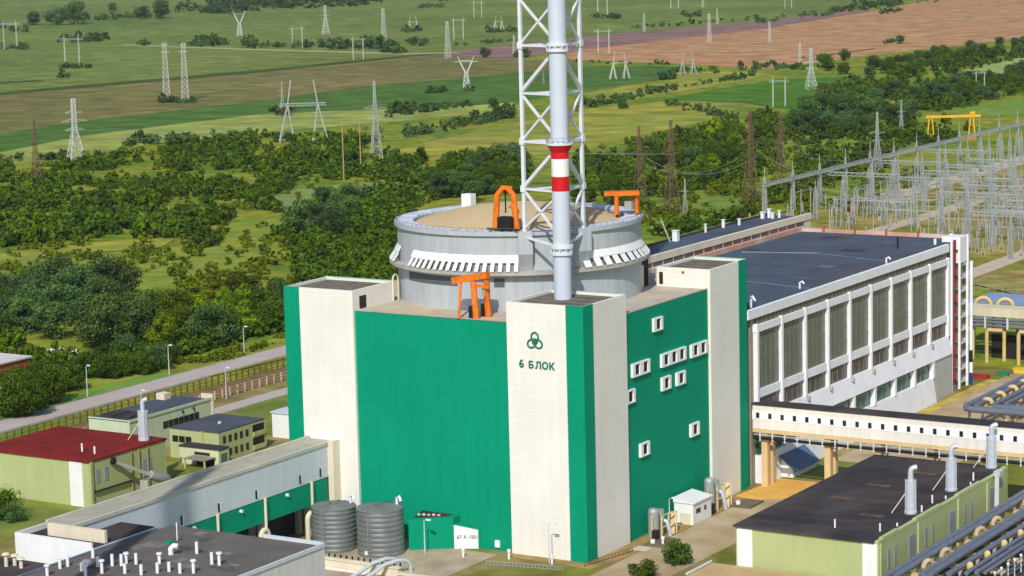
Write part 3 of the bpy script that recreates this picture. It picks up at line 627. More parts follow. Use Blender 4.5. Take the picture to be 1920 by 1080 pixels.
# external stair tower with red landings
stt = thing('stair_tower', 'open steel stair tower with red flights at far end of turbine hall', 'stairs', (-2, 181, 0))
RED2 = M('faded_red', S(178, 46, 44), 0.6, var=0.2, scale=0.5)
SX0, SX1, SY0, SY1 = -3.6, 0.6, 176.2, 186.6
for x in (SX0, SX1):
    for y_ in (SY0, 181.4, SY1): MB().beam((x, y_, 0), (x, y_, 37.6), 0.5).build('post', OFFW, stt)
for k in range(11):
    z = 3.0+k*3.2
    bx('landing', RED2, stt, SX0+0.3, SX1-0.3, SY0+0.3, SY0+2.6, z, z+0.18)
    bx('landing', CREAMB, stt, SX0+0.3, SX1-0.3, SY1-2.6, SY1-0.3, z-1.6, z-1.42)
    MB().beam((SX1-1.2, SY0+2.6, z+0.05), (SX1-1.2, SY1-2.6, z-1.55), 1.5, 0.22).build('flight', STEELG if k % 2 else RED2, stt)
    MB().beam((SX0+1.2, SY1-2.6, z-1.5), (SX0+1.2, SY0+2.6, z-3.05 if k else 0.15), 1.5, 0.22).build('flight', CREAMB, stt)
    bx('guard', RED2, stt, SX1-0.28, SX1-0.2, SY0+0.3, SY0+3.4, z+0.18, z+2.2)
    bx('guard', LGREY, stt, SX1-0.28, SX1-0.22, SY1-2.6, SY1-0.3, z-1.42, z-0.3)
bx('top_screen', OFFW, stt, SX0-0.2, SX1+0.05, SY0+5.4, SY1+0.3, 31.2, 37.4)

# ------------------------------------------------------------------ white footbridge gallery on the right
wg = thing('covered_footbridge', 'cream elevated footbridge with a row of small square windows on tan columns', 'footbridge', (35, 70, 0))
bx('body', M('footbridge_white', S(238, 231, 221), 0.6, var=0.05, scale=0.2, streak=0.08), wg, 0.1, 78, 68.0, 72.0, 12.3, 17.1)
bx('roof', BITUMB, wg, -0.1, 78.2, 67.85, 72.15, 17.12, 17.42)
WB = M('footbridge_band', S(244, 244, 246), 0.55, var=0.03)
for k in range(28):
    x = 1.3+2.72*k
    p_ = bx('window_panel', WB, wg, x-1.28, x+1.28, 67.93, 67.99, 14.2, 15.95)
    bx('window', GLASS, p_, x-0.36, x+0.36, 67.88, 67.92, 14.5, 15.6)
bx('edge_beam', TAN, wg, 0.1, 78, 67.9, 68.6, 11.5, 12.28)
bx('edge_beam', TAN, wg, 0.1, 78, 71.4, 72.1, 11.5, 12.28)
for x in (2.6, 16.5, 27.4, 38.4, 48.9, 60, 71):
    for y_ in (68.7, 71.3): bx('column', TAN, wg, x-0.65, x+0.65, y_-0.55, y_+0.55, 0, 11.48)
    bx('cap_beam', TAN, wg, x-0.7, x+0.7, 69.26, 70.74, 10.2, 11.48)
MB().cyl((0.5, 67.6, 10.5), (78, 67.6, 10.5), 0.32, n=10).build('pipe', BLACK, wg, True)
MB().cyl((0.5, 67.5, 11.15), (78, 67.5, 11.15), 0.14, n=8).build('pipe', STEELG, wg, True)
for k in range(28): bx('hanger', LGREY, wg, 1.9+2.75*k, 2.2+2.75*k, 67.3, 67.45, 9.9, 11.6)
# ------------------------------------------------------------------ grey gallery on the left
lg = thing('covered_gallery', 'long pale grey enclosed gallery with green skirt joining left corner tower', 'gallery', (-58, -37, 0))
bx('body', LGREY, lg, -61.2, -55.5, -74, -0.08, 11.4, 17.6)
GR = bx('roof', M('gallery_roof', S(172, 168, 152), 0.85, var=0.12, scale=0.3), lg, -61.4, -55.9, -74.1, -0.08, 17.62, 17.95)
bx('roof_edge', M('gallery_edge', S(196, 192, 176), 0.8, var=0.1), GR, -55.88, -55.3, -74.1, -0.1, 17.55, 18.15)
bx('roof_edge', M('gallery_edge', None), GR, -61.6, -61.0, -74.1, -0.1, 17.96, 18.4)
bx('skirt', GREEN, lg, -55.95, -55.6, -70, -2.6, 6.9, 11.38)
bx('end_pier', CREAMB, lg, -55.48, -54.2, -2.2, -0.08, 5.6, 18.3)
for yy in (-4.5, -11.0, -24.5, -35.5, -46.0, -57):
    w_ = bx('window', M('slit_white', S(236, 238, 240), 0.5), lg, -55.49, -55.42, yy-0.2, yy+0.45, 11.9, 13.5)
    bx('pane', DARK, w_, -55.42, -55.38, yy-0.55, yy-0.05, 11.9, 13.5)
for k, yy in enumerate((-8.0, -22.5, -36.5, -50)):
    MB().cyl((-55.2, yy, 5.2), (-55.2, yy, 11.6), 0.28, n=10).build('downpipe', CREAMB, lg, True)
    MB().tube([(-55.2, yy+0.5, 0.0), (-55.2, yy+0.5, 4.6)] + [(-55.2, yy-0.6+1.1*math.cos(a), 4.6+1.1*math.sin(a)) for a in np.linspace(0.3, math.pi-0.3, 6)] + [(-55.2, yy-1.7, 4.6), (-55.2, yy-1.7, 0.0)], 0.5, 10).build('elbow_pipe', CREAMB, lg, True)
    bx('support', CONC, lg, -58.9, -57.9, yy+2, yy+3.2, 0, 11.38)
    bx('support', CONC, lg, -61.0, -60.2, yy+2, yy+3.2, 0, 11.38)
    MB().cyl((-55.55, yy+7, 10.6), (-55.1, yy+7, 10.6), 0.32, n=10).build('vent_disc', WHITEP, lg, True)
bx('pipe_trench_wall', BITUMB, lg, -62, -61.3, -70, -2, 0, 6.5)
gp = MB().cyl((-52.6, -30, 2.2), (-52.6, -38, 2.2), 1.6, n=20).build('horizontal_tank', PIPEY, None, True)
tag(gp, 'ochre horizontal tank lying under the grey gallery', 'tank')
# white end building and grey roofed building with vents (bottom left)
eb = thing('end_building', 'white low block with sunken dark roof at the end of grey gallery', 'building', (-56, -70, 0))
bx('wall', WHITEP, eb, -64.6, -47.9, -78.4, -62, 0, 15.9)
bx('roof', BITUMB, eb, -64.2, -48.0, -78.0, -62.2, 15.92, 16.0)
bx('parapet', WHITEP, eb, -64.6, -47.9, -78.4, -78.02, 15.91, 16.9)
bx('parapet', WHITEP, eb, -64.6, -64.22, -78.0, -62, 15.91, 16.9)
bx('stair_head', CREAMB, eb, -60.6, -48.2, -74.8, -74.15, 16.01, 18.1)
gb = thing('vented_building', 'grey flat-roofed block crowded with short white vent pipes', 'building', (-31, -85, 0))
bx('wall', M('pale_block_wall', S(214, 214, 212), 0.8, var=0.06, streak=0.1), gb, -47.7, -15.7, -125, -58.5, 0, 15.4)
gr_ = bx('roof', GREYROOF, gb, -47.6, -15.8, -124.9, -58.6, 15.42, 15.52)
bx('parapet', LGREY, gb, -15.9, -15.5, -125, -58.5, 15.41, 16.0)
bx('parapet', LGREY, gb, -28, -15.92, -58.7, -58.3, 15.53, 16.1)
bx('parapet', M('slate_edge', S(110, 126, 146), 0.7), gb, -47.9, -47.5, -125, -62, 15.53, 15.8)
VP = [(-44.2, -93.1), (-45.4, -88.8), (-45.2, -87.2), (-38.7, -90.4), (-45.1, -81.3), (-40.6, -85.3), (-37.4, -88.0), (-38.9, -83.8), (-37.6, -83.1), (-37.8, -81.7), (-36.1, -81.3), (-31.1, -86.0), (-32.9, -79.4), (-28.4, -82.5), (-26.2, -82.5), (-24.3, -81.5), (-31.5, -71.7), (-25.1, -75.9), (-23.6, -75.9), (-34, -86.5), (-29.5, -84)]
rnd = random.Random(4)
for k, (x, y_) in enumerate(VP):
    h = 1.5+0.5*rnd.random()
    v_ = MB().cyl((x, y_, 15.52), (x, y_, 15.52+h), 0.27, n=12).build('vent_pipe', WHITEP, gb, True)
    if k % 3 == 0: MB().cyl((x, y_, 15.5+h), (x, y_, 15.75+h), 0.5, 0.42, n=12).build('cowl', WHITEP, v_, True)
for x, y_ in ((-34.9, -74.1), (-41.2, -88.2)):
    f_ = MB().tube([(x, y_, 15.52), (x, y_, 16.5), (x+0.5, y_+0.2, 17.0), (x+1.2, y_+0.4, 16.9)], 0.45, 12).build('vent_pipe', WHITEP, gb, True)
bx('hatch', GREEN, gb, -40.5, -39.2, -69, -68, 15.53, 15.9)
MB().cyl((-39.8, -66.5, 15.52), (-39.8, -66.5, 18.6), 0.1, n=6).build('mast', WHITEP, gb)
FELT = M('felt_patch', S(92, 88, 86), 0.95, spec=0.05, var=0.3, scale=0.5, grain=0.2); FELT2 = M('felt_patch_light', S(128, 122, 116), 0.95, spec=0.05, var=0.3, scale=0.5)
rp = random.Random(8)
for k in range(16):
    x = rp.uniform(-46, -20); y_ = rp.uniform(-95, -61); bx('roof_patch', FELT if k % 2 else FELT2, gr_, x, x+rp.uniform(1.5, 5), y_, y_+rp.uniform(0.8, 3), 15.522, 15.53+0.002*k)
# dark roofed building in the bottom left corner
p0 = gz(0, 1030, 12); p1 = gz(118, 1042, 12)
lb = thing('dark_roofed_block', 'low block with dark brown flat roof in front of the white end building', 'building', (-66, -90, 0))
bx('wall', CREAMB, lb, -95, -48.3, -128, -79.6, 0, 12.4)
bx('roof', BITUMB, lb, -95.2, -48.2, -128, -79.4, 12.42, 12.7)
for px_, py_, h in ((12, 1062, 2.0), (28, 1060, 1.6), (40, 1065, 1.5)):
    q = gz(px_, py_, 12.7); v_ = MB().cyl((q[0], q[1], 12.7), (q[0], q[1], 12.7+h), 0.32, n=12).build('vent_pipe', CREAMB, lb, True)
    MB().cyl((q[0], q[1], 12.7+h), (q[0], q[1], 13.0+h), 0.7, 0.5, n=12).build('cowl', CREAMB, v_, True)
q = gz(125, 1040, 12.7); v_ = MB().cyl((q[0], q[1], 12.7), (q[0], q[1], 14.6), 0.3, n=12).build('chimney', BLACK, lb, True)
MB().cyl((q[0], q[1], 14.6), (q[0], q[1], 15.3), 0.55, n=12).build('cowl', BLACK, v_, True)
# low buildings at the bottom edge
lo = thing('dyke_wall', 'low cream wall with rail posts in front of the two corrugated tanks', 'wall', (-36, -23, 0))
bx('wall', CREAMB, lo, -47.2, -25.4, -23.4, -22.6, 0, 1.9)
bx('coping', M('pale_coping', S(226, 216, 186), 0.85, var=0.08), lo, -47.3, -25.3, -23.6, -22.4, 1.91, 2.15)
for k in range(17): bx('rail_post', DARK, lo, -46.6+k*1.3, -46.3+k*1.3, -22.5, -22.3, 2.16, 2.75)
bx('plinth', WHITEP, lo, -47.2, -30.5, -24.6, -23.65, 0, 0.55)
lo2 = thing('boundary_wall', 'low sandy wall edging the paved yard before the reactor building', 'wall', (-14, -23, 0))
bx('wall', M('sandy_wall', S(206, 188, 152), 0.9, var=0.1), lo2, -24.8, -2.5, -24.6, -23.6, 0, 1.3)
bx('coping', M('pale_coping', None), lo2, -24.9, -2.4, -24.8, -23.4, 1.31, 1.5)
bx('paving_slab', M('white_slab', S(222, 216, 204), 0.9), lo2, -16.5, -12.5, -22.0, -18.5, zr+0.005, zr+0.12)
for k, xo in enumerate((0, 2.6)):
    dm = MB().tube([(-28.2+xo, -19.2, 0.3), (-28.2+xo, -19.4, 1.9), (-28.5+xo, -20.2, 2.7), (-29.2+xo, -21.8, 3.0), (-30.2+xo, -24.4, 2.7), (-31.2+xo, -27.2, 1.5), (-31.8+xo, -30, 0.9), (-32.4+xo, -36, 0.8)], 0.36, 12).build('duct', M('pale_duct', S(204, 214, 222), 0.45, metal=0.2, var=0.06), None, True)
    tag(dm, 'pale bent air duct crossing the low cream wall below the tanks', 'duct', 'pair of bent air ducts')

# ------------------------------------------------------------------ corrugated tanks
def tank(cx, cy, r, h, label):
    t = thing('storage_tank', label, 'tank', (cx, cy, 0))
    prof = [(0.0, 0.0), (r, 0.0)]
    for k in range(9):
        z0 = 0.25+k*(h-0.5)/9; dz = (h-0.5)/9
        for f_ in (0.0, 0.15, 0.3, 0.5, 0.7, 0.85): prof.append((r+0.11*math.sin(math.pi*f_), z0+dz*f_))
    prof += [(r, h-0.2), (r+0.12, h-0.15), (r+0.12, h+0.05)]
    MB().lathe(prof, (cx, cy), 64).build('shell', TANKM, t, True)
    top = MB().lathe([(r+0.12, h+0.06), (r-0.1, h+0.14), (0.5, h+0.75), (0.0, h+0.78)], (cx, cy), 64).build('roof', TANKM, t, True)
    for k in range(20):
        a = 2*math.pi*k/20; MB().beam((cx+0.6*math.cos(a), cy+0.6*math.sin(a), h+0.78), (cx+(r-0.1)*math.cos(a), cy+(r-0.1)*math.sin(a), h+0.2), 0.09, 0.12).build('seam', TANKM, top)
    MB().tube([(cx+2.2, cy+2.4, h+0.2), (cx+2.2, cy+2.4, h+1.5), (cx+2.9, cy+2.2, h+1.9), (cx+3.3, cy+2.1, h+1.1)], 0.26, 10).build('vent_elbow', WHITEP, t, True)
    lad = MB()
    for s_ in (-0.25, 0.25): lad.beam((cx+s_+0.6, cy-r-0.35, 0), (cx+s_+0.6, cy-r-0.35, h+0.6), 0.08)
    for k in range(14): lad.beam((cx+0.35, cy-r-0.35, 0.5+k*0.6), (cx+0.85, cy-r-0.35, 0.5+k*0.6), 0.06)
    tag(lad.build('ladder', STEELG, t), kind='stuff')
    bx('manhole', WHITEP, t, cx-0.5, cx+0.1, cy-r-0.3, cy-r+0.1, 0.9, 1.6)
    return t
tank(-47.9, -11.3, 4.1, 8.4, 'corrugated grey steel tank standing against the grey gallery pipes')
tank(-38.2, -10.2, 4.3, 8.9, 'corrugated grey steel tank standing beside the green annex')

# ------------------------------------------------------------------ pale green generator buildings
def exhaust(parent, x, y_, z0, h, r=0.95):
    s_ = MB().cyl((x, y_, z0), (x, y_, z0+h*0.72), r, r*0.96, n=28).build('exhaust_stack', SILVER, parent, True)
    MB().cyl((x, y_, z0+0.001), (x, y_, z0+0.35), r*1.25, n=24).build('base_flange', SILVER, s_, True)
    MB().tube([(x, y_, z0+h*0.72), (x, y_, z0+h*0.9), (x+0.12, y_+0.1, z0+h*0.97), (x+0.55, y_+0.3, z0+h), (x+1.0, y_+0.5, z0+h+0.02)], 0.5, 14).build('cowl', SILVER, s_, True)
    for k in range(10):
        a = 2*math.pi*k/10; MB().beam((x+(r+0.06)*math.cos(a), y_+(r+0.06)*math.sin(a), z0+0.4), (x+(r+0.03)*math.cos(a), y_+(r+0.03)*math.sin(a), z0+h*0.74), 0.10).build('rib', SILVER, s_)
    MB().beam((x-0.8, y_-0.3, z0+h*0.45), (x-3.0, y_-1.6, z0+0.05), 0.14).build('stay', CREAMB, s_)
dg = thing('generator_building', 'pale green generator building with dark roof and three silver exhaust stacks', 'building', (41, 36, 0))
bx('wall', PALEG, dg, 27.6, 54.6, 4.4, 67.0, 0, 9.15)
rf = bx('roof', BITUMB, dg, 27.2, 53.8, 4.0, 67.2, 9.16, 9.55)
for x0, x1 in ((27.9, 30.8), (51.6, 54.3)): bx('corner_panel', WHITEP, dg, x0, x1, 4.28, 4.39, 0, 9.1)
bx('parapet', PALEG, dg, 53.85, 54.66, 4.3, 66.8, 9.16, 9.6)
for y0, y1 in ((6, 13), (21, 33), (41, 53), (61, 66.6)): bx('roof_upstand', PALEG, dg, 53.9, 54.63, y0, y1, 9.61, 9.85)
GREYD = M('grey_door', S(152, 156, 158), 0.6, var=0.08)
for yy in (17.5, 36.5, 57): bx('door', GREYD, dg, 54.61, 54.72, yy, yy+3.0, 3.0, 7.4)
for yy in (8, 11, 25, 28.3, 44, 47.4): bx('window', GREYD, dg, 54.61, 54.7, yy, yy+1.0, 3.8, 7.2)
for yy in (4.7, 21.5, 40.6, 55.5): bx('pilaster', PALEG, dg, 54.61, 54.9, yy, yy+0.5, 0, 9.1)
for y_ in (25.3, 44.8, 65.6): exhaust(dg, 51.8, y_, 9.55, 8.3, 0.92)
for x, y_, h in ((44, 10, 1.5), (52, 11, 1.4), (53.2, 27, 1.2), (52.4, 34, 1.5), (52.6, 54, 1.5), (53.3, 15.5, 0.6), (53.4, 38, 0.6), (53.4, 50.5, 0.5)):
    MB().cyl((x, y_, 9.55), (x, y_, 9.55+h), 0.16, n=8).build('vent_pipe', WHITEP, dg)
for x, y_ in ((36, 42), (34, 30), (44, 20), (40, 55)): bx('roof_patch', M('roof_patch', S(104, 86, 76), 0.95, spec=0.05, var=0.3, scale=0.6), rf, x, x+4.5, y_, y_+1.6, 9.555, 9.57)
MB().beam((55.2, 59.5, 10.0), (56.8, 55.0, 4.0), 0.8, 0.6).build('inclined_duct', STEELG, dg)
bx('canopy', SILVER, dg, 54.75, 56.0, 58.8, 60.8, 9.6, 10.5)

dl = thing('generator_building', 'pale green generator building with maroon roof and one silver exhaust stack', 'building', (-126, 5, 0))
bx('wall', PALEG, dl, -141, -111.5, -7, 17.2, 0, 9.6)
mr_ = bx('roof', MAROON, dl, -141.3, -111.3, -7.3, 17.5, 9.62, 10.0)
for k in range(9):
    x = rp.uniform(-139, -116); y_ = rp.uniform(-6, 14); bx('roof_patch', M('maroon_patch', S(112, 40, 38), 0.95, spec=0.05, var=0.3, scale=0.5), mr_, x, x+rp.uniform(2, 5), y_, y_+rp.uniform(0.6, 2), 10.001, 10.012+0.002*k)
bx('corner_panel', WHITEP, dl, -116.6, -113.2, -7.14, -7.01, 0, 9.6)
bx('pilaster', PALEG, dl, -111.49, -111.1, -6.9, -6.2, 0, 9.7)
for yy in (-5, -2.4): bx('window', GREYD, dl, -111.49, -111.4, yy, yy+1.2, 5.0, 7.8)
bx('door', GREYD, dl, -111.49, -111.35, 9.5, 12.3, 3.2, 7.0)
for yy in (5.8, 8.2, 11.0): MB().cyl((-111.2, yy, 0), (-111.2, yy, 9.5), 0.15, n=8).build('downpipe', M('ochre_drain', S(160, 140, 84), 0.8), dl, True)
MB().cyl((-111.1, -6, 3.4), (-111.1, 5.6, 3.4), 0.22, n=8).build('wall_pipe', DARK, dl, True)
MB().beam((-110.9, 0, 8.6), (-107.8, 7.5, 4.6), 0.9, 0.7).build('inclined_duct', STEELG, dl)
MB().cyl((-110.9, 0.0, 8.7), (-111.0, -0.4, 8.9), 0.8, n=12).build('duct_hood', BLACK, dl)
MB().tube([(-107.8, 7.5, 4.6), (-107.2, 9.5, 3.4), (-107.4, 12, 3.0), (-107.8, 13.5, 1.0)], 0.9, 12).build('air_duct', STEELG, dl, True)
bx('duct_stand', CONC, dl, -109.4, -107.4, 6, 6.5, 0, 3.6)
exhaust(dl, -114.5, 13.9, 10.0, 8.6, 0.98)
for x, y_, h in ((-118.8, -0.5, 1.7), (-115, -1, 1.5)): MB().cyl((x, y_, 10.0), (x, y_, 10.0+h), 0.2, n=8).build('vent_pipe', WHITEP, dl)

# ------------------------------------------------------------------ office and workshop blocks on the left
def ribbon(parent, x0, x1, y0, y1, z0, z1, n, axis):
    for k in range(n):
        if axis == 'y':
            a = y0+(y1-y0)*k/n; b = y0+(y1-y0)*(k+1)/n-0.25; w_ = bx('window', GLASS, parent, x0, x0+0.08, a, b, z0, z1)
        else:
            a = x0+(x1-x0)*k/n; b = x0+(x1-x0)*(k+1)/n-0.25; w_ = bx('window', GLASS, parent, a, b, y0-0.08, y0, z0, z1)
PALEM = M('pale_mint_wall', S(198, 208, 178), 0.8, var=0.05, streak=0.06)
b1 = thing('workshop_building', 'long pale mint workshop with dark roof and window strip below perimeter fence', 'building', (-142, 50, 0))
bx('wall', PALEM, b1, -148.3, -136.5, 35, 64, 0, 7.7)
bx('roof', BITUM, b1, -148.2, -136.7, 35.2, 63.8, 7.72, 7.95)
bx('roof_edge', PALEM, b1, -136.65, -136.3, 34.9, 64, 7.72, 8.3)
bx('roof_edge', PALEM, b1, -148.3, -136.66, 34.85, 35.15, 7.96, 8.2)
ribbon(b1, -136.49, 0, 46.5, 59.5, 4.2, 5.8, 7, 'y')
for k in range(2): bx('skylight', BITUMB, b1, -146.5+k*4.6, -142.8+k*4.6, 37, 43, 7.96, 8.5)
bx('wall_vent', DARK, b1, -139.8, -138.8, 34.9, 34.99, 4.6, 5.1)
for yy in (53, 57): bx('wall_vent', GLASS, b1, -136.3, -136.2, yy, yy+0.5, 6.6, 7.3)
bx('roof_hut', CREAMB, b1, -147.9, -145.4, 58, 60.4, 7.96, 9.4)
bx('end_wall', CREAMB, b1, -139.5, -136.2, 64.02, 64.6, 0, 9.0)
b2 = thing('office_building', 'two-storey pale green office block with dark flat roof and open loggias', 'building', (-120, 46, 0))
bx('wall', PALEG, b2, -127.3, -113.6, 37.6, 54.6, 0, 6.7)
bx('roof', BITUM, b2, -127.2, -113.8, 37.8, 54.4, 6.72, 7.1)
ribbon(b2, -126.5, -121, 37.59, 0, 4.0, 5.4, 3, 'x')
for zz in (1.4, 4.4):
    for k in range(5): bx('window', GLASS, b2, -113.59, -113.5, 39.0+k*2.0, 39.9+k*2.0, zz, zz+1.5)
    lg_ = bx('loggia', DARK, b2, -113.59, -113.52, 49.6, 53.6, zz-0.2, zz+2.0)
    bx('loggia_rail', PALEG, lg_, -113.52, -113.2, 49.5, 53.8, zz-0.5, zz+0.4)
bx('vent', CREAMB, b2, -119.6, -119.0, 45, 45.6, 7.11, 7.6)
MB().cyl((-118.0, 37.3, 0), (-118.0, 37.3, 7.0), 0.18, n=8).build('downpipe', PIPEY, b2, True)
b3 = thing('gate_house', 'small cream single-storey building with entrance canopy beside the office block', 'building', (-116, 36, 0))
bx('wall', M('cream_green_wall', S(212, 212, 172), 0.8, var=0.05, streak=0.05), b3, -121.6, -110.8, 33.8, 37.3, 0, 4.1)
bx('roof', BITUMB, b3, -121.8, -110.6, 33.6, 37.4, 4.12, 4.35)
bx('window', GLASS, b3, -117.4, -113.2, 33.7, 33.79, 2.7, 3.3)
bx('window', M('teal_glass', S(84, 128, 120), 0.3), b3, -110.79, -110.7, 34.5, 36.6, 1.0, 3.2)
bx('canopy', M('grey_canopy', S(150, 146, 134), 0.8), b3, -117.5, -111.5, 29.9, 33.55, 2.4, 2.6)
for x in (-117.2, -111.8): bx('canopy_post', PIPEY, b3, x-0.15, x+0.15, 30.0, 30.3, 0, 2.39)
bx('entrance', DARK, b3, -117, -112, 33.7, 33.79, 0, 2.2)
hut = thing('hut', 'small white hut against the far side of left corner tower', 'hut', (-116, 65, 0))
bx('wall', WHITEP, hut, -119.5, -112.5, 64.5, 70, 0, 6.0); bx('roof', LGREY, hut, -119.8, -112.2, 64.2, 70.3, 6.01, 6.3)
tarp = MB()
pts = [(-131+3*i, 84+3*j, 0.4+1.8*abs(math.sin(1.7*i+0.6*j))*(1 if 0 < i < 5 and 0 < j < 4 else 0.2)) for j in range(5) for i in range(6)]
tarp.add(pts, [(j*6+i, j*6+i+1, (j+1)*6+i+1, (j+1)*6+i) for j in range(4) for i in range(5)])
tag(tarp.build('tarpaulin', M('grey_tarp', S(168, 178, 190), 0.6, var=0.2, scale=0.6), None, True), 'crumpled grey tarpaulin over stored goods behind the white hut', 'tarpaulin')
tag(MB().lathe([(0, 0), (4.2, 0), (4.4, 0.9), (3.6, 2.1), (1.9, 2.9), (0, 3.1)], (-126, 92), 28).build('sand_heap', M('cream_heap', S(226, 212, 190), 0.9, var=0.1), None, True), 'cream heap of sand near the inner patrol road', 'heap')
rbk = thing('brick_shed', 'brick shed with pale roof half hidden by trees beyond perimeter road', 'shed', (-232, 92, 0))
BRK = M('red_brick', S(168, 88, 58), 0.85, var=0.15, scale=0.4)
bx('wall', BRK, rbk, -240, -226.5, 84, 101, 0, 5.0)
bx('roof', M('pale_sheet_roof', S(214, 208, 204), 0.7, var=0.1), rbk, -240.5, -226, 83.5, 101.5, 5.01, 5.4)
bx('door', DARK, rbk, -226.49, -226.4, 91, 93, 0, 2.4)

# ------------------------------------------------------------------ plant beside the right-hand face
def scrubber(cx, cy, h, label):
    t = thing('air_filter_unit', label, 'filter unit', (cx, cy, 0))
    MB().cyl((cx, cy, 0), (cx, cy, h), 1.05, n=24).build('vessel', STEELG, t, True)
    MB().lathe([(1.05, h), (0.8, h+0.5), (0, h+0.7)], (cx, cy), 24).build('dome_end', STEELG, t, True)
    MB().cyl((cx-0.2, cy+2.6, 0), (cx-0.2, cy+2.6, h*0.95), 0.95, n=24).build('vessel', STEELG, t, True)
    for k, (dx, dy) in enumerate(((2.0, -0.4), (2.0, 2.2), (0.6, -1.6), (2.6, 4.3))):
        MB().beam((cx+dx, cy+dy, 0), (cx+dx, cy+dy, h*0.9), 0.22).build('frame_post', PIPEY if k % 2 == 0 else CREAMB, t)
    for zz in (h*0.45, h*0.88):
        MB().beam((cx+2.0, cy-0.4, zz), (cx+2.0, cy+2.2, zz), 0.2).build('frame_rail', PIPEY, t)
        MB().beam((cx+2.0, cy+2.2, zz), (cx+2.6, cy+4.3, zz), 0.2).build('frame_rail', CREAMB, t)
    MB().tube([(cx+1.0, cy+1.2, h*0.7), (cx+2.1, cy+1.4, h*0.6), (cx+2.5, cy+1.6, h*0.3), (cx+2.6, cy+1.8, 0.1)], 0.4, 10).build('pipe', SILVER, t, True)
    MB().beam((cx+2.2, cy+3.2, 0.1), (cx+1.4, cy+5.2, h*0.8), 0.9, 0.2).build('stair', PIPEY, t)
    bx('cabinet', DARK, t, cx+1.4, cx+2.4, cy-3.4, cy-2.2, 0, 2.4)
    return t
scrubber(1.55, 22.3, 5.2, 'grey twin filter vessels with yellow stairs left of the white container')
scrubber(1.6, 45.4, 6.2, 'grey twin filter vessels with yellow stairs right of the white container')
cab = thing('site_container', 'white gable-roofed container cabin against the green wall', 'container', (2.4, 37, 0))
bx('wall', WHITEP, cab, 0.3, 4.4, 33, 40.6, 0, 4.5)
MB().add([(0.2, 32.8, 4.52), (4.7, 32.8, 4.52), (4.7, 40.8, 4.52), (0.2, 40.8, 4.52), (0.2, 32.8, 5.5), (0.2, 40.8, 5.5), (4.7, 32.8, 4.7), (4.7, 40.8, 4.7)],
         [(3, 2, 1, 0), (4, 6, 7, 5), (0, 1, 6, 4), (2, 3, 5, 7), (1, 2, 7, 6), (3, 0, 4, 5)]).build('roof', WHITEP, cab)
for yy, w__ in ((34.2, 1.8), (37.6, 0.8)): bx('window', GLASS, cab, 4.41, 4.46, yy, yy+w__, 2.4, 3.3)
bx('shutter', CREAMB, cab, 1.6, 3.8, 32.93, 32.99, 0.2, 2.6)
for cx, cy, lb_ in ((5.4, 18.4, 'square concrete pit cover beside the left filter vessels'), (6.2, 52.5, 'square concrete pit cover beside the right filter vessels')):
    t = thing('pit_cover', lb_, 'pit cover', (cx, cy, 0))
    bx('slab', M('dark_slab', S(110, 100, 84), 0.9, var=0.15), t, cx-2.2, cx+2.2, cy-3.2, cy+3.2, 0, 0.75); MB().cyl((cx-1, cy-1.8, 0.75), (cx-1, cy-1.8, 1.4), 0.45, n=14).build('vent_cap', WHITEP, t, True)
tag(MB().sheet([(2.2, 11.5), (5.5, 11.8), (5.2, 15), (2.4, 15)], zr+0.02).build('pavement', PAVE), kind='structure')
# plinth fence along the front of the right face
def fence(name, label, p, q, n, h, mt, group=None, rails=2, pw=0.12):
    t = thing(name, label, 'fence', ((p[0]+q[0])/2, (p[1]+q[1])/2, 0), group); p = Vector((p[0], p[1], 0)); q = Vector((q[0], q[1], 0))
    me = None
    for k in range(n+1):
        a = p+(q-p)*k/n
        if me is None: me = MB().beam((0, 0, 0), (0, 0, h), pw).mesh('post', mt)
        o = put('post', me, t); o.location = a
    for r_ in range(rails):
        zz = h*(r_+1)/rails-0.08
        MB().beam(p+Vector((0, 0, zz)), q+Vector((0, 0, zz)), 0.07, 0.1).build('rail', mt, t)
    return t
fence('fence', 'low rusty fence along the foot of front corner tower', (0.6, -2.4), (3.4, 10.5), 14, 1.2, M('rust_brown', S(128, 96, 66), 0.85, var=0.2))
RUSTF = M('weathered_fence', S(112, 90, 62), 0.85, var=0.2)
fence('fence', 'outer weathered security fence along the inside of perimeter road', (-171, -30), (-171, 200), 92, 3.0, RUSTF, rails=3, pw=0.32)
fence('fence', 'inner pale-posted security fence between lawn strips near the patrol road', (-159.5, -30), (-159.5, 200), 76, 2.6, M('pale_fence', S(198, 180, 144), 0.85, var=0.15), rails=3, pw=0.34)
tag(MB().sheet([(-170.5, -30), (-160, -30), (-160, 200), (-170.5, 200)], zr+0.006).build('fence_strip', M('raked_strip', S(126, 100, 66), 0.95, var=0.2, scale=0.3, fine=0.15)), kind='structure')
fence('fence', 'low steel barrier beside the sandy boundary wall', (-16, -9), (-1.5, -6.5), 20, 1.2, STEELG)
tag(MB().cyl((23.2, -6, 2.65), (23.2, 3.4, 2.65), 0.24, n=10).build('pipe', LGREY, None, True), 'pale straight pipe on the roof edge beside the leafy tree', 'pipe')
pr = thing('sand_roofed_shed', 'low shed with sandy roof before the right-hand generator building', 'shed', (33, -2, 0))
bx('wall', CREAMB, pr, 23.6, 46, -30, 3.4, 0, 2.2); bx('roof', M('sand_roof', S(196, 168, 120), 0.9, var=0.15, scale=0.2, fine=0.1), pr, 23.4, 46.2, -30.2, 3.6, 2.21, 2.4)

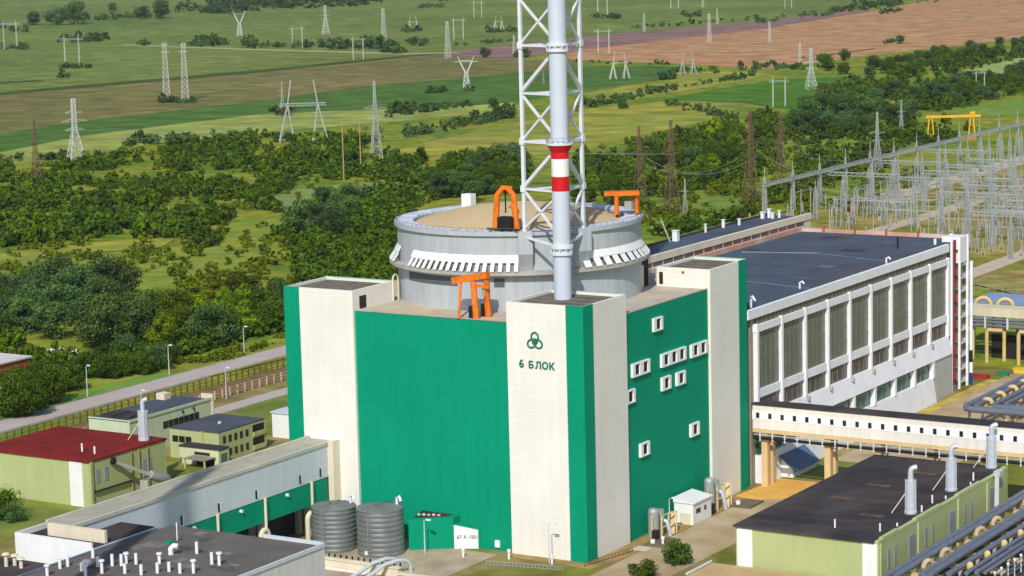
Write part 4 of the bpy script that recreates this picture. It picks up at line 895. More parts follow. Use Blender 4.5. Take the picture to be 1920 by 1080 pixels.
# gabled shed below the footbridge
gs = thing('lean_to_shed', 'white lean-to shed with slate-blue roof behind the cream footbridge columns', 'shed', (3.5, 83, 0))
def quadprism(pts4, th_, mt, name, parent):
    v = [Vector(p) for p in pts4]; n_ = (v[1]-v[0]).cross(v[2]-v[0]).normalized()*th_
    return MB().add(v+[p+n_ for p in v], [(3, 2, 1, 0), (4, 5, 6, 7), (0, 1, 5, 4), (1, 2, 6, 5), (2, 3, 7, 6), (3, 0, 4, 7)]).build(name, mt, parent)
prof = [(1.9, 0), (4.6, 0), (4.6, 2.0), (1.9, 4.3)]
MB().add([(x, 77.6, z) for x, z in prof]+[(x, 89.2, z) for x, z in prof], [(0, 1, 2, 3), (7, 6, 5, 4)]+[(i, 4+i, 4+(i+1) % 4, (i+1) % 4) for i in range(4)]).build('wall', WHITEP, gs)
SLATE = M('slate_blue_roof', S(92, 112, 142), 0.6, var=0.12, scale=0.3)
quadprism([(1.5, 77.3, 4.72), (1.5, 89.6, 4.72), (5.2, 89.6, 1.6), (5.2, 77.3, 1.6)][::-1], 0.14, SLATE, 'roof', gs)

# ------------------------------------------------------------------ pipe racks
def loop(c, d, r, tube_r, mt, parent, name='expansion_loop'):
    pts = [(c[0]+d[0]*math.cos(a)*r, c[1]+d[1]*math.cos(a)*r, c[2]+math.sin(a)*r) for a in np.linspace(0, math.pi, 9)]
    return MB().tube(pts, tube_r, 10).build(name, mt, parent, True)
r1 = thing('pipe_rack', 'rack of large grey lagged pipes running past right-hand generator building', 'pipe rack', (66, 25, 0))
ZP = 6.6
for x, rr in ((60.2, 0.55), (61.5, 0.55), (65.0, 0.55), (66.2, 0.55), (68.8, 0.5), (71.2, 0.4), (72.6, 0.4), (73.8, 0.35)):
    MB().cyl((x, -6 + (x-60)*0.7, ZP), (x, 72, ZP), rr, n=20).build('pipe', PIPEG, r1, True)
MB().tube([(60.2, -6, ZP), (61.1, -8, ZP), (64, -8.6, ZP), (92, -8.6, ZP)], 0.55, 14).build('pipe', PIPEG, r1, True)
MB().tube([(61.5, -5, ZP), (62.2, -6.6, ZP), (64.4, -7.2, ZP), (92, -7.2, ZP)], 0.55, 14).build('pipe', PIPEG, r1, True)
MB().tube([(65.4, -2.4, ZP), (66.3, -4.2, ZP), (68.5, -4.9, ZP), (92, -4.9, ZP)], 0.55, 14).build('pipe', PIPEG, r1, True)
for k in range(9):
    y_ = 2+k*8.2
    if k % 3 != 2: loop((63.2, y_+3, ZP-0.6), (0.35, 0.94), 1.1, 0.45, M('pale_lagging', S(190, 172, 134), 0.8, var=0.2, scale=0.8), r1)
    if k < 8: MB().lathe([(0.0, ZP-1.0), (0.45, ZP-0.9), (0.62, ZP-0.3), (0.55, ZP+0.25), (0.3, ZP+0.55), (0.0, ZP+0.62)], (69.9, y_+5.0), 16).build('valve_cap', PIPEY, r1, True)
    bx('cross_beam', TAN, r1, 58.9, 75, y_-0.3, y_+0.3, ZP-1.7, ZP-1.05)
    for x in (59.4, 67, 74.4): bx('post', CONC, r1, x-0.3, x+0.3, y_-0.28, y_+0.28, 0, ZP-1.72)
bx('walkway', BITUMB, r1, 74.8, 77.5, -2, 72, ZP-1.6, ZP-1.4)
for k in range(24):
    o = MB().cyl((77.2, -1+k*3.1, ZP-1.4), (77.2, -1+k*3.1, ZP+1.4), 0.12, n=8).build('rail_post', LGREY, r1)
    MB().cyl((77.2, -1+k*3.1, ZP+1.4), (77.2, -1+k*3.1, ZP+1.75), 0.24, n=8).build('post_cap', WHITEP, o)
for zz in (-0.4, 0.3, 1.0): MB().cyl((77.2, -2, ZP+zz), (77.2, 72, ZP+zz), 0.1, n=8).build('rail', PIPEG, r1)

r2 = thing('pipe_rack', 'elbowed rack of grey pipes behind the cream footbridge', 'pipe rack', (28, 140, 0))
for k, (o_, rr) in enumerate(((0.0, 0.7), (1.6, 0.6), (4.6, 0.6), (6.4, 0.55))):
    MB().tube([(60, 128.5+o_*0.9, 7), (24+o_*1.1, 128.5+o_*0.9, 7), (22.3+o_*1.1, 129.2+o_*0.9, 7), (21.6+o_*1.1, 131+o_*0.9, 7), (21.6+o_*1.1, 192, 7)], rr, 14).build('pipe', PIPEG, r2, True)
for k in range(7): loop((24.0, 138+k*8, 6.6), (1, 0.15), 1.0, 0.5, PIPEY, r2)
for k in range(8):
    bx('cross_beam', TAN, r2, 20.2, 29.4, 135+k*8, 135.6+k*8, 5.0, 5.7)
    for x in (20.8, 28.6): bx('post', CONC, r2, x-0.25, x+0.25, 135+k*8, 135.5+k*8, 0, 4.98)
for k in range(4):
    bx('cross_beam', TAN, r2, 32+k*8, 32.6+k*8, 127, 135.5, 5.0, 5.7)
    for y_ in (127.4, 134.8): bx('post', CONC, r2, 32.05+k*8, 32.55+k*8, y_-0.25, y_+0.25, 0, 4.98)

r3 = thing('pipe_bridge', 'raised pipe bridge with beige deck and ochre pipe legs behind stair tower', 'pipe bridge', (15, 226, 0))
DECK = M('beige_deck', S(214, 208, 178), 0.85, var=0.08, streak=0.08)
bx('deck', DECK, r3, -16, 60, 222, 228, 11.6, 13.8)
bx('deck_roof', M('blue_sheet', S(134, 154, 186), 0.5, var=0.1), r3, -18, 60, 236, 252, 12.6, 13.0)
bx('deck_roof', M('blue_sheet', None), r3, 2, 60, 228.4, 234, 13.4, 13.7)
for y_ in (236.5, 251): 
    for k in range(7): bx('post', CONC, r3, -17+k*12, -16.4+k*12, y_, y_+0.6, 0, 12.58)
for zz in (9.2, 10.2, 11.0): MB().cyl((-16, 221.6, zz), (60, 221.6, zz), 0.34, n=10).build('pipe', PIPEG, r3, True)
for k in range(12): bx('hanger', LGREY, r3, -14+k*6, -13.5+k*6, 221.0, 221.2, 8.6, 11.6)
for k in range(9):
    x = -15+k*8.5
    MB().tube([(x, 219, 0), (x, 219, 8.0), (x+0.4, 219, 8.6), (x+4.2, 219, 8.6)], 0.5, 10).build('pipe_leg', PIPEY, r3, True)
    MB().tube([(x+3.2, 223, 0), (x+3.2, 223, 11.58)], 0.5, 10).build('pipe_leg', PIPEY, r3, True)
for x in (-12, -6, 2): loop((x, 231, 13.0), (1, 0.3), 1.9, 0.55, PIPEY, r3)
bx('cross_wall', DARK, r3, -8, 60, 226.5, 227.5, 0, 6.2)
# small stores at the foot of the stair tower
for (x, y_, l_, w_, h, c_, lb_, ct) in ((0.5, 196, 4.2, 2.0, 1.3, S(166, 52, 34), 'red-brown skip beside the green container', 'skip'), (4.2, 202, 3.0, 1.8, 1.2, S(46, 140, 74), 'small green container between red skip and yellow tank', 'container'), (8.5, 207, 6.5, 2.0, 1.5, S(230, 196, 70), 'yellow trough behind the stair tower', 'trough')):
    t = thing('skip' if ct == 'skip' else 'bin_container' if ct == 'container' else 'trough', lb_, ct, (x, y_, 0)); mt = M('paint_'+ct, c_, 0.6, var=0.15)
    MB().add([(x-l_/2+0.3, y_-w_/2, 0), (x+l_/2-0.3, y_-w_/2, 0), (x+l_/2-0.3, y_+w_/2, 0), (x-l_/2+0.3, y_+w_/2, 0), (x-l_/2, y_-w_/2, h), (x+l_/2, y_-w_/2, h), (x+l_/2, y_+w_/2, h), (x-l_/2, y_+w_/2, h)],
             [(3, 2, 1, 0), (0, 1, 5, 4), (1, 2, 6, 5), (2, 3, 7, 6), (3, 0, 4, 7), (4, 5, 6, 7)]).build('tub', mt, t)
    bx('rim', mt, t, x-l_/2-0.1, x+l_/2+0.1, y_-w_/2-0.1, y_+w_/2+0.1, h+0.005, h+0.15)
tow = thing('vent_mast', 'white and blue banded mast at the corner of stair tower', 'mast', (1.1, 187.4, 0))
for z0, z1, c_ in ((0, 3.4, S(20, 66, 140)), (3.4, 6, S(240, 240, 240)), (6, 9, S(30, 34, 44)), (9, 31, S(226, 232, 238))):
    MB().cyl((1.2, 187.6, z0), (1.2, 187.6, z1), 0.42, n=16).build('section', M('mast_%d' % z0, c_, 0.5), tow, True)

# ------------------------------------------------------------------ lamp posts
def lamp(x, y_, h, label, group=None):
    t = thing('street_lamp', label, 'lamp post', (x, y_, 0), group)
    MB().cyl((x, y_, 0), (x, y_, h), 0.13, 0.08, n=8).build('post', LGREY, t, True)
    a_ = MB().tube([(x, y_, h), (x+0.5, y_-0.2, h+0.35), (x+1.3, y_-0.5, h+0.45)], 0.07, 6).build('arm', LGREY, t, True)
    bx('lamp_head', WHITEP, a_, x+0.9, x+1.8, y_-0.75, y_-0.35, h+0.35, h+0.6)
for (x, y_, h, lb_) in ((-6.3, -3.0, 7.5, 'slim lamp post before the cream front tower'), (-30.5, -7.2, 6.5, 'slim lamp post before the slanting green annex'), (3.2, 25.6, 7.0, 'slim lamp post beside the left filter vessels')):
    lamp(x, y_, h, lb_)
for k, yy in enumerate((20, 52, 84, 116, 148)):
    lamp(-192, yy, 8.0, 'pale lamp post on the scrub side of perimeter road', 'lamps along the perimeter road')
for k, yy in enumerate((64, 96, 128, 160)):
    lamp(-157.5, yy, 8.0, 'pale lamp post beside the inner security fence', 'lamps along the inner fence')
for x, y_ in ((-22.6, -6.4), (-14.5, -3.6), (-5.5, -3.4), (6.3, 17)):
    tag(MB().cyl((x, y_, 0), (x, y_, 1.6), 0.22, n=10).cyl((x, y_, 1.6), (x, y_, 2.1), 0.34, n=10).build('vent_bollard', WHITEP, None, True), 'short white capped vent bollard in the dirt before the reactor building', 'bollard', 'white bollards at the foot of the reactor building')
# ------------------------------------------------------------------ pylons
PW = M('pylon_white', S(206, 210, 200), 0.5, var=0.06)
PG = M('pylon_grey', S(186, 190, 184), 0.5, metal=0.2, var=0.1)
PR_ = M('pylon_rust', S(118, 94, 70), 0.8, var=0.3, scale=0.3)
POLE = M('timber_pole', S(176, 152, 104), 0.85, var=0.2)
def lattice(mb, h0, h1, w0, w1, n, leg, br, cx=0.0, cy=0.0):
    """four tapering legs with zig-zag bracing between heights h0 and h1"""
    cs = [(-1, -1), (1, -1), (1, 1), (-1, 1)]
    P = lambda c, k: Vector((cx+c[0]*(w0+(w1-w0)*k/n)/2, cy+c[1]*(w0+(w1-w0)*k/n)/2, h0+(h1-h0)*k/n))
    for c in cs: mb.beam(P(c, 0), P(c, n), leg)
    for k in range(n):
        for i in range(4):
            a, b = cs[i], cs[(i+1) % 4]
            mb.beam(P(a, k), P(b, k+1), br); mb.beam(P(b, k), P(a, k+1), br)
        for i in range(4): mb.beam(P(cs[i], k+1), P(cs[(i+1) % 4], k+1), br)
    return mb
def part(mb, name, mt, t, kind='stuff'):
    o = mb.build(name, mt, t); tag(o, kind=kind); return o
def proto(name, label, cat, group=None):
    t = thing(name, label, cat, (0, 0, 0), group); t['_local'] = 1; return t
def p_suspension(mt, arms=3, leg=0.30, base=9.0, waist=2.3, al=1.0, tip=0.8):
    t = proto('pylon', 'x', 'pylon')
    part(lattice(lattice(MB(), 0, 19, base, waist, 5, leg, leg*0.55), 19, 36, waist, waist*tip, 6, leg*0.8, leg*0.5), 'lattice_mast', mt, t)
    for k in range(arms):
        z = 18.5+k*4.8; L = (5.5, 7.5, 5.0)[k % 3]*al
        for s in (-1, 1):
            mb = MB()
            for yy in (-0.7, 0.7): mb.beam((0, yy, z), (s*L, 0, z+0.2), 0.15); mb.beam((0, yy, z+1.6), (s*L, 0, z+0.25), 0.13)
            part(mb, 'cross_arm', mt, t)
    return t
def p_anchor(mt):
    t = proto('pylon', 'x', 'pylon')
    part(lattice(MB(), 0, 38, 4.6, 1.8, 12, 0.26, 0.11), 'lattice_mast', mt, t)
    for z, L in ((32, 2.8), (36.5, 2.2)):
        for s in (-1, 1): part(MB().beam((0, 0, z), (s*L, 0, z+0.3), 0.35), 'cross_arm', mt, t, None)
    return t
def p_ytower(mt):
    t = proto('pylon', 'x', 'pylon')
    part(lattice(MB(), 0, 14, 6.0, 2.2, 4, 0.5, 0.3), 'lattice_mast', mt, t)
    for s in (-1, 1):
        mb = MB()
        for yy in (-0.8, 0.8):
            mb.beam((s*0.4, yy, 14), (s*4.2, yy*0.8, 22), 0.42); mb.beam((s*1.1, yy, 14), (s*5.0, yy*0.8, 22), 0.36)
            mb.beam((s*4.6, yy*0.8, 22), (s*6.6, 0, 27), 0.4)
            for k in range(4): mb.beam((s*(0.4+k*0.95), yy, 14+2*k), (s*(2.0+k*0.98), yy, 16+2*k), 0.24)
        part(mb, 'fork', mt, t)
    mb = MB()
    for yy in (-0.7, 0.7): mb.beam((-9.5, 0, 22.6), (9.5, 0, 22.6), 0.4); mb.beam((-5, yy, 23.6), (5, yy, 23.6), 0.3)
    part(mb, 'cross_arm', mt, t); return t
def p_portal(mt):
    t = proto('pylon', 'x', 'pylon')
    for s in (-1, 1):
        part(lattice(MB(), 0, 27, 0.9, 0.9, 9, 0.18, 0.1, 0, 0), 'leg', mt, t).location = (s*6.5, 0, 0)
        part(MB().beam((s*6.5, 0, 27), (s*6.5, 0, 30), 0.35), 'earth_peak', mt, t, None)
    mb = MB()
    for zz in (25.4, 26.8): mb.beam((-11, 0, zz), (11, 0, zz), 0.2)
    for k in range(11): mb.beam((-11+2*k, 0, 25.4), (-10+2*k, 0, 26.8), 0.1)
    part(mb, 'cross_arm', mt, t); return t
def p_slant(mt):
    """double A-legged portal with horns"""
    t = proto('pylon', 'x', 'pylon')
    for s in (-1, 1):
        for d in (-1, 1):
            mb = MB()
            mb.beam((s*(9+d*4.0), -3, 0), (s*8, -0.4, 20), 0.6); mb.beam((s*(9+d*4.0), 3, 0), (s*8, 0.4, 20), 0.6)
            for k in range(5):
                f = k/5; mb.beam((s*(9+d*4*(1-f))-s*f, -3*(1-f)-0.4*f, 20*f), (s*(9+d*4*(1-f-0.2))-s*(f+0.2), 3*(1-f-0.2)+0.4*f, 20*(f+0.2)), 0.25)
            part(mb, 'leg', mt, t)
        part(MB().beam((s*8, 0, 20), (s*6, 0, 33), 0.55), 'horn', mt, t, None)
    mb = MB()
    for yy in (-0.7, 0.7):
        for zz in (19.3, 20.6): mb.beam((-12.5, yy, zz), (12.5, yy, zz), 0.24)
        for k in range(12): mb.beam((-12+2*k, yy, 19.3), (-10+2*k, yy, 20.6), 0.12)
    part(mb, 'cross_arm', mt, t); return t
def p_pole(mt):
    t = proto('pole', 'x', 'pole')
    part(MB().cyl((0, 0, 0), (0, 0, 27), 0.32, 0.2, n=8), 'mast', mt, t, None)
    part(MB().beam((-1.8, 0, 25.5), (1.8, 0, 25.5), 0.25), 'cross_arm', mt, t, None); return t
facing = YAW
protos = {'sus': p_suspension(PW), 'susg': p_suspension(PG, 2, 0.24, 5.0, 1.6, 0.7, 0.4), 'rust': p_suspension(PR_, 3, 0.2, 5.4, 1.9, 0.6, 0.35), 'anc': p_anchor(PW), 'y': p_ytower(PW), 'por': p_portal(PW), 'sl': p_slant(PG), 'slw': p_slant(PW), 'pole': p_pole(POLE)}
PH = {'sus': 36, 'susg': 36, 'rust': 36, 'anc': 38, 'y': 27, 'por': 30, 'sl': 33, 'slw': 33, 'pole': 27}
PY = [  # kind, base px, top px y, turn, label, group
 ('sus', (143, 306), 185, 0.5, 'large white lattice pylon standing at the edge of the dark thicket', None),
 ('rust', (70, 356), 225, 0.7, 'rust-brown lattice pylon inside the thicket near the large white pylon', None),
 ('anc', (313, 190), 80, 0.1, 'one of two tall slender white lattice masts side by side in the olive field', 'paired slender masts'),
 ('anc', (348, 190), 80, 0.1, 'one of two tall slender white lattice masts side by side in the olive field', 'paired slender masts'),
 ('y', (450, 68), 20, 0.0, 'white fork-headed pylon beside the distant tree belt', None),
 ('sus', (611, 65), 10, 0.4, 'small white tapering pylon in front of the distant wood', None),
 ('anc', (720, 82), 16, 0.6, 'slim white mast rising from the dark hedge in the pasture', None),
 ('anc', (840, 110), 40, 0.6, 'slim white mast at the tip of the plum-coloured stubble field', None),
 ('y', (875, 168), 105, 0.0, 'white fork-headed pylon at the edge of the green crop strip', None),
 ('sl', (570, 266), 150, 0.15, 'grey double-legged horned pylon rising out of the thicket', None),
 ('susg', (706, 296), 152, 0.3, 'thin grey lattice pylon above the yellow meadow', None),
 ('susg', (530, 208), 152, 0.3, 'thin grey mast behind the horned pylon', None),
 ('pole', (645, 338), 222, 0.0, 'bare timber pole in front of the yellow meadow', 'pair of timber poles'),
 ('pole', (677, 326), 218, 0.0, 'bare timber pole in front of the yellow meadow', 'pair of timber poles'),
 ('rust', (1200, 378), 236, 0.5, 'rust-brown lattice pylon in the scrub behind the dome', 'rusty pylons behind the dome'),
 ('rust', (1260, 402), 225, 0.5, 'rust-brown lattice pylon in the scrub behind the dome', 'rusty pylons behind the dome'),
 ('rust', (1408, 384), 205, 0.5, 'rust-brown lattice pylon in the scrub beside the switchyard', 'rusty pylons beside the switchyard'),
 ('rust', (1464, 362), 214, 0.5, 'rust-brown lattice pylon in the scrub beside the switchyard', 'rusty pylons beside the switchyard'),
 ('sus', (1521, 168), 90, 0.2, 'white tapering pylon over the dark trees by the bright green crop', None),
 ('por', (1461, 200), 145, 0.2, 'white portal pylon standing in the bright green crop', None),
 ('anc', (1208, 60), 25, 0.5, 'slim white mast on the upper edge of the plum stubble', None),
 ('anc', (1330, 80), 25, 0.5, 'slim white mast inside the ploughed field', None),
 ('anc', (1345, 46), 16, 0.5, 'slim white mast in the hedge above the ploughed field', None),
 ('anc', (1443, 80), 40, 0.5, 'thin white mast in the middle of the ploughed field', None),
 ('anc', (1500, 122), 80, 0.5, 'thin white mast at the lower rim of the ploughed field', None),
 ('sl', (1290, 140), 95, 0.4, 'small grey horned pylon in the hedge below ploughed field', None),
 ('slw', (1162, 148), 98, 0.3, 'small white double-legged pylon in the green crop right of the stack', None),
 ('por', (136, 126), 65, 0.2, 'white portal pylon on a bush-ringed mound in the pasture', None),
 ('por', (20, 92), 38, 0.2, 'white portal pylon beside two round trees', None),
 ('por', (558, 90), 48, 0.2, 'white portal pylon at the left end of dark hedge', None),
 ('por', (672, 112), 68, 0.2, 'white portal pylon before the dark hedge in the pasture', None),
 ('por', (860, 74), 32, 0.2, 'white portal pylon near the upper hedge beyond the plum stubble', None),
 ('slw', (775, 58), 30, 0.3, 'tiny white horned pylon on a bush-ringed mound', 'tiny horned pylons on mounds'),
 ('slw', (935, 56), 30, 0.3, 'tiny white horned pylon on a bush-ringed mound', 'tiny horned pylons on mounds'),
 ('por', (896, 34), 0, 0.2, 'distant white portal pylon near the top hedge', None),
 ('por', (1132, 100), 52, 0.2, 'pale portal pylon on the plum and ploughed boundary right of the stack', None),
 ('por', (1130, 34), -8, 0.2, 'distant portal pylon on a bushy mound right of the stack', None),
 ('por', (1265, 16), -18, 0.2, 'faint distant portal pylon above the round hedge bush', None),
 ('anc', (1318, 14), -14, 0.5, 'faint distant mast near the upper pasture hedge', None),
 ('por', (1478, 16), -14, 0.2, 'faint distant portal pylon over the upper pasture beyond the plum stubble', None),
 ('anc', (964, 104), 66, 0.5, 'slim white mast touching the left lattice leg', None),
 ('susg', (1690, 252), 187, 0.3, 'thin grey pylon before the dark trees above the switchyard', None),
 ('susg', (1645, 322), 210, 0.3, 'grey lattice pylon in the scrub above the switchyard beam', None),
 ('susg', (1285, 402), 336, 0.3, 'short grey lattice mast behind the dark service roof', None),
 ('por', (1838, 170), 132, 0.2, 'pale portal pylon in the trees before the light pasture', None),
 ('susg', (1019, 158), 132, 0.3, 'small grey pylon seen through the lattice left of the stack', None),
]
for kd, b, ty, rot, lb_, gp_ in PY:
    q = gz(*b); d = np.linalg.norm(q-CAM)
    zs = np.linspace(5, 70, 261); yy = [pix((q[0], q[1], z_))[1] for z_ in zs]; h = float(zs[int(np.argmin(np.abs(np.array(yy)-ty)))])
    s = h/PH[kd]
    copy_tree(protos[kd], (q[0], q[1], 0), facing+rot, s, lb_, gp_)
for t in protos.values(): remove_tree(t)

# ------------------------------------------------------------------ switchyard
SG = M('galvanised_lattice', S(166, 172, 168), 0.6, metal=0.1, var=0.1)
t0 = proto('gantry_column', 'x', 'gantry column', 'switchyard gantry columns')
part(lattice(MB(), 0, 14, 1.6, 0.9, 7, 0.22, 0.10), 'lattice_mast', SG, t0)
part(lattice(MB(), 14, 17.5, 0.9, 0.3, 2, 0.16, 0.08), 'mast_head', SG, t0); part(MB().beam((0, 0, 17.5), (0, 0, 21), 0.22), 'spire', SG, t0, None)
def gantry_beam(p, q, z, label, group):
    p = Vector((p[0], p[1], z)); q = Vector((q[0], q[1], z)); n = max(4, int((q-p).length/2.2)); mb = MB(); d = (q-p)/n; s = d.normalized().cross(Vector((0, 0, 1)))*0.6
    for o in (s, -s):
        mb.beam(p+o, q+o, 0.22); mb.beam(p+o+Vector((0, 0, 1.2)), q+o+Vector((0, 0, 1.2)), 0.22)
        for k in range(n): mb.beam(p+d*k+o, p+d*(k+1)+o+Vector((0, 0, 1.2)), 0.16)
    for k in range(n): mb.beam(p+d*k+s, p+d*(k+1)-s, 0.14)
    t = thing('gantry_beam', label, 'gantry beam', (p+q)/2, group); part(mb, 'truss', SG, t); return t
rows = [(-188, [466.7+25.3*k for k in range(12)], 14), (-158, [500+25.3*k for k in range(9)], 14), (-128, [470+25.3*k for k in range(8)], 12), (-96, [440+25.3*k for k in range(7)], 12), (-66, [400+25.3*k for k in range(6)], 11), (-112, [455+25.3*k for k in range(7)], 12), (-80, [420+25.3*k for k in range(6)], 11), (-172, [478+25.3*k for k in range(10)], 10), (-143, [490+25.3*k for k in range(8)], 11), (-50, [385+25.3*k for k in range(5)], 10)]
for r_, (X_, ys, z_) in enumerate(rows):
    for y_ in ys:
        if r_ == 0: lb_ = 'tall spired lattice column under the long switchyard beam beside the scrub'
        else: lb_ = 'grey lattice column inside the switchyard'
        copy_tree(t0, (X_, y_, 0), 0.0, (1, 1, z_/14), lb_, 'outer switchyard columns' if r_ == 0 else 'inner switchyard columns')
    if r_ == 0: gantry_beam((X_, ys[0]-1), (X_, ys[-1]+40), z_-0.6, 'long lattice beam along the scrub side of the switchyard', None)
rng = random.Random(11)
for k, (xa, xb, yy, zz) in enumerate(((-158, -128, 525.3, 11), (-158, -128, 576, 11), (-128, -96, 490.6, 10), (-128, -96, 541, 10), (-96, -66, 440, 9.5), (-96, -66, 475, 9.5), (-128, -96, 592, 10), (-96, -66, 516, 9.5), (-188, -158, 525, 12), (-188, -158, 575, 12), (-188, -158, 626, 12), (-128, -96, 516, 10), (-96, -66, 458, 9.5), (-96, -66, 497, 9.5), (-158, -128, 551, 11), (-158, -128, 601, 11))):
    gantry_beam((xa, yy), (xb, yy), zz, 'short lattice cross beam inside the switchyard', 'short switchyard cross beams')
remove_tree(t0)
INS = M('insulator', S(176, 156, 150), 0.4, var=0.15)
t1 = proto('insulator_post', 'x', 'insulator')
part(MB().beam((-0.5, 0, 0), (-0.5, 0, 2.6), 0.2).beam((0.5, 0, 0), (0.5, 0, 2.6), 0.2).beam((-0.6, 0, 2.6), (0.6, 0, 2.6), 0.25), 'stand', SG, t1)
part(MB().lathe([(0.0, 2.7)]+[(0.32 if i % 2 else 0.16, 2.7+0.25*i) for i in range(1, 12)]+[(0.0, 5.7)], (0, 0), 8), 'insulator', INS, t1, None)
for k in range(170):
    X_ = rng.uniform(-180, -50); y_ = rng.uniform(400, 600)+(X_+115)*-0.4
    copy_tree(t1, (X_, y_, 0), 0, rng.uniform(0.9, 1.5), 'small ribbed insulator post among the switchyard columns', 'switchyard insulator posts')
remove_tree(t1)
for k in range(80):
    X_ = rng.uniform(-182, -60); y_ = rng.uniform(430, 620)+(X_+115)*-0.4; L_ = rng.uniform(14, 34); zz = rng.choice([6.5, 8.0, 9.5, 11.0])
    along = rng.random() < 0.6; e_ = (X_, y_+L_) if along else (X_+L_, y_)
    t = thing('busbar', 'thin horizontal busbar on slim posts inside the switchyard', 'busbar', (X_, y_, 0), 'switchyard busbars')
    MB().beam((X_, y_, zz), (e_[0], e_[1], zz), 0.22).build('tube', SG, t)
    for f_ in (0.05, 0.5, 0.95): MB().beam((X_+(e_[0]-X_)*f_, y_+(e_[1]-y_)*f_, 0), (X_+(e_[0]-X_)*f_, y_+(e_[1]-y_)*f_, zz+0.8), 0.28).build('post', SG, t)
for k in range(26):
    X_ = rng.uniform(-178, -60); y_ = rng.uniform(430, 640)+(X_+115)*-0.4
    s = rng.uniform(1.2, 2.2); c_ = rng.choice([PW, SG, M('cabinet_rust', S(150, 96, 74), 0.7)])
    t = thing('switch_cabinet', 'small switchgear cabinet on the switchyard gravel', 'cabinet', (X_, y_, 0), 'switchyard cabinets')
    bx('cabinet', c_, t, X_-s/2, X_+s/2, y_-s/2, y_+s/2, 0, s*1.1); bx('lid', SG, t, X_-s/2-0.1, X_+s/2+0.1, y_-s/2-0.1, y_+s/2+0.1, s*1.1, s*1.1+0.15)
tag(MB().sheet([(-182, 440), (-40, 330), (40, 330), (40, 640), (-182, 800)], zr-0.02).build('switchyard_ground', M('switchyard_gravel', S(158, 142, 84), 0.95, spec=0.05, var=0.25, scale=0.04, grain=0.25, alt=S(132, 132, 52), altscale=0.025, altw=0.06)), kind='structure')
for (x0, y0, x1, y1) in ((-182, 560, -168, 900), (-140, 380, -132, 760), (-70, 330, -62, 620)):
    tag(MB().sheet([(x0, y0), (x1, y0), (x1, y1), (x0, y1)], zr-0.01).build('path', M('yard_path', S(198, 180, 156), 0.9, var=0.1)), kind='structure')
fence('fence', 'grey wire fence with leaning posts along the near side of switchyard', (-62, 330), (30, 338), 40, 2.4, STEELG)
# yellow gantry crane beyond the switchyard
q = gz(1787, 262); h_ = 12.0
yc = thing('gantry_crane', 'yellow gantry crane behind the switchyard columns', 'crane', (q[0], q[1], 0)); YEL = M('crane_yellow', S(236, 178, 34), 0.5, var=0.1)
u_ = Vector((RT[0], RT[1], 0)).normalized(); q = Vector((q[0], q[1], 0))
MB().beam(q-u_*14+Vector((0, 0, h_)), q+u_*14+Vector((0, 0, h_)), 1.2, 1.2).build('bridge', YEL, yc)
for s in (-11.5, 9.5):
    for o in (-1.8, 1.8): MB().beam(q+u_*(s+o), q+u_*(s+o*0.4)+Vector((0, 0, h_-0.6)), 0.6).build('leg', YEL, yc)
    MB().beam(q+u_*(s-2.2)+Vector((0, 0, 0.5)), q+u_*(s+2.2)+Vector((0, 0, 0.5)), 0.9).build('bogie', ORANGE, yc)
MB().beam(q+u_*8.5+Vector((0, 0, h_+1.4)), q+u_*11+Vector((0, 0, h_+1.4)), 1.8, 1.6).build('cab', YEL, yc)
# overhead lines
WIRE = M('aluminium_wire', S(150, 156, 150), 0.5, metal=0.3)
def wire(a, b, sag, label, r_=0.07):
    a = Vector(a); b = Vector(b); pts = [a+(b-a)*f+Vector((0, 0, -4*sag*f*(1-f))) for f in np.linspace(0, 1, 17)]
    tag(MB().tube(pts, r_, 5).build('power_line', WIRE), label, 'power line', 'power lines over the thicket' if 'thicket' in label else 'power lines into the switchyard' if 'rusty' in label else 'power lines across the switchyard')
for pa, pb_, za, zb in (((70, 356), (706, 296), 24, 28), ((143, 306), (570, 266), 20, 18), ((570, 266), (1200, 378), 18, 20), ((1200, 378), (1408, 384), 18, 20), ((706, 296), (1260, 402), 24, 24), ((450, 68), (875, 168), 20, 20)):
    A = gz(*pa); B = gz(*pb_)
    for o in (-3.5, 3.5): wire((A[0]+o, A[1], za), (B[0]+o, B[1], zb), 7, 'thin sagging power line between pylons above the thicket')
for k in range(7):
    A = gz(1408 if k % 2 else 1464, 384 if k % 2 else 362); y_ = 492+25.3*k
    wire((A[0], A[1], 24+k), (-188, y_, 14.5), 4, 'thin power line slung from rusty pylons to the long switchyard beam', 0.05)
for k in range(10):
    y_ = 480+20*k; wire((-188, y_, 14.4), (-128 if k % 2 else -96, y_-12, 12.0), 3, 'thin power line sagging across the switchyard', 0.05)
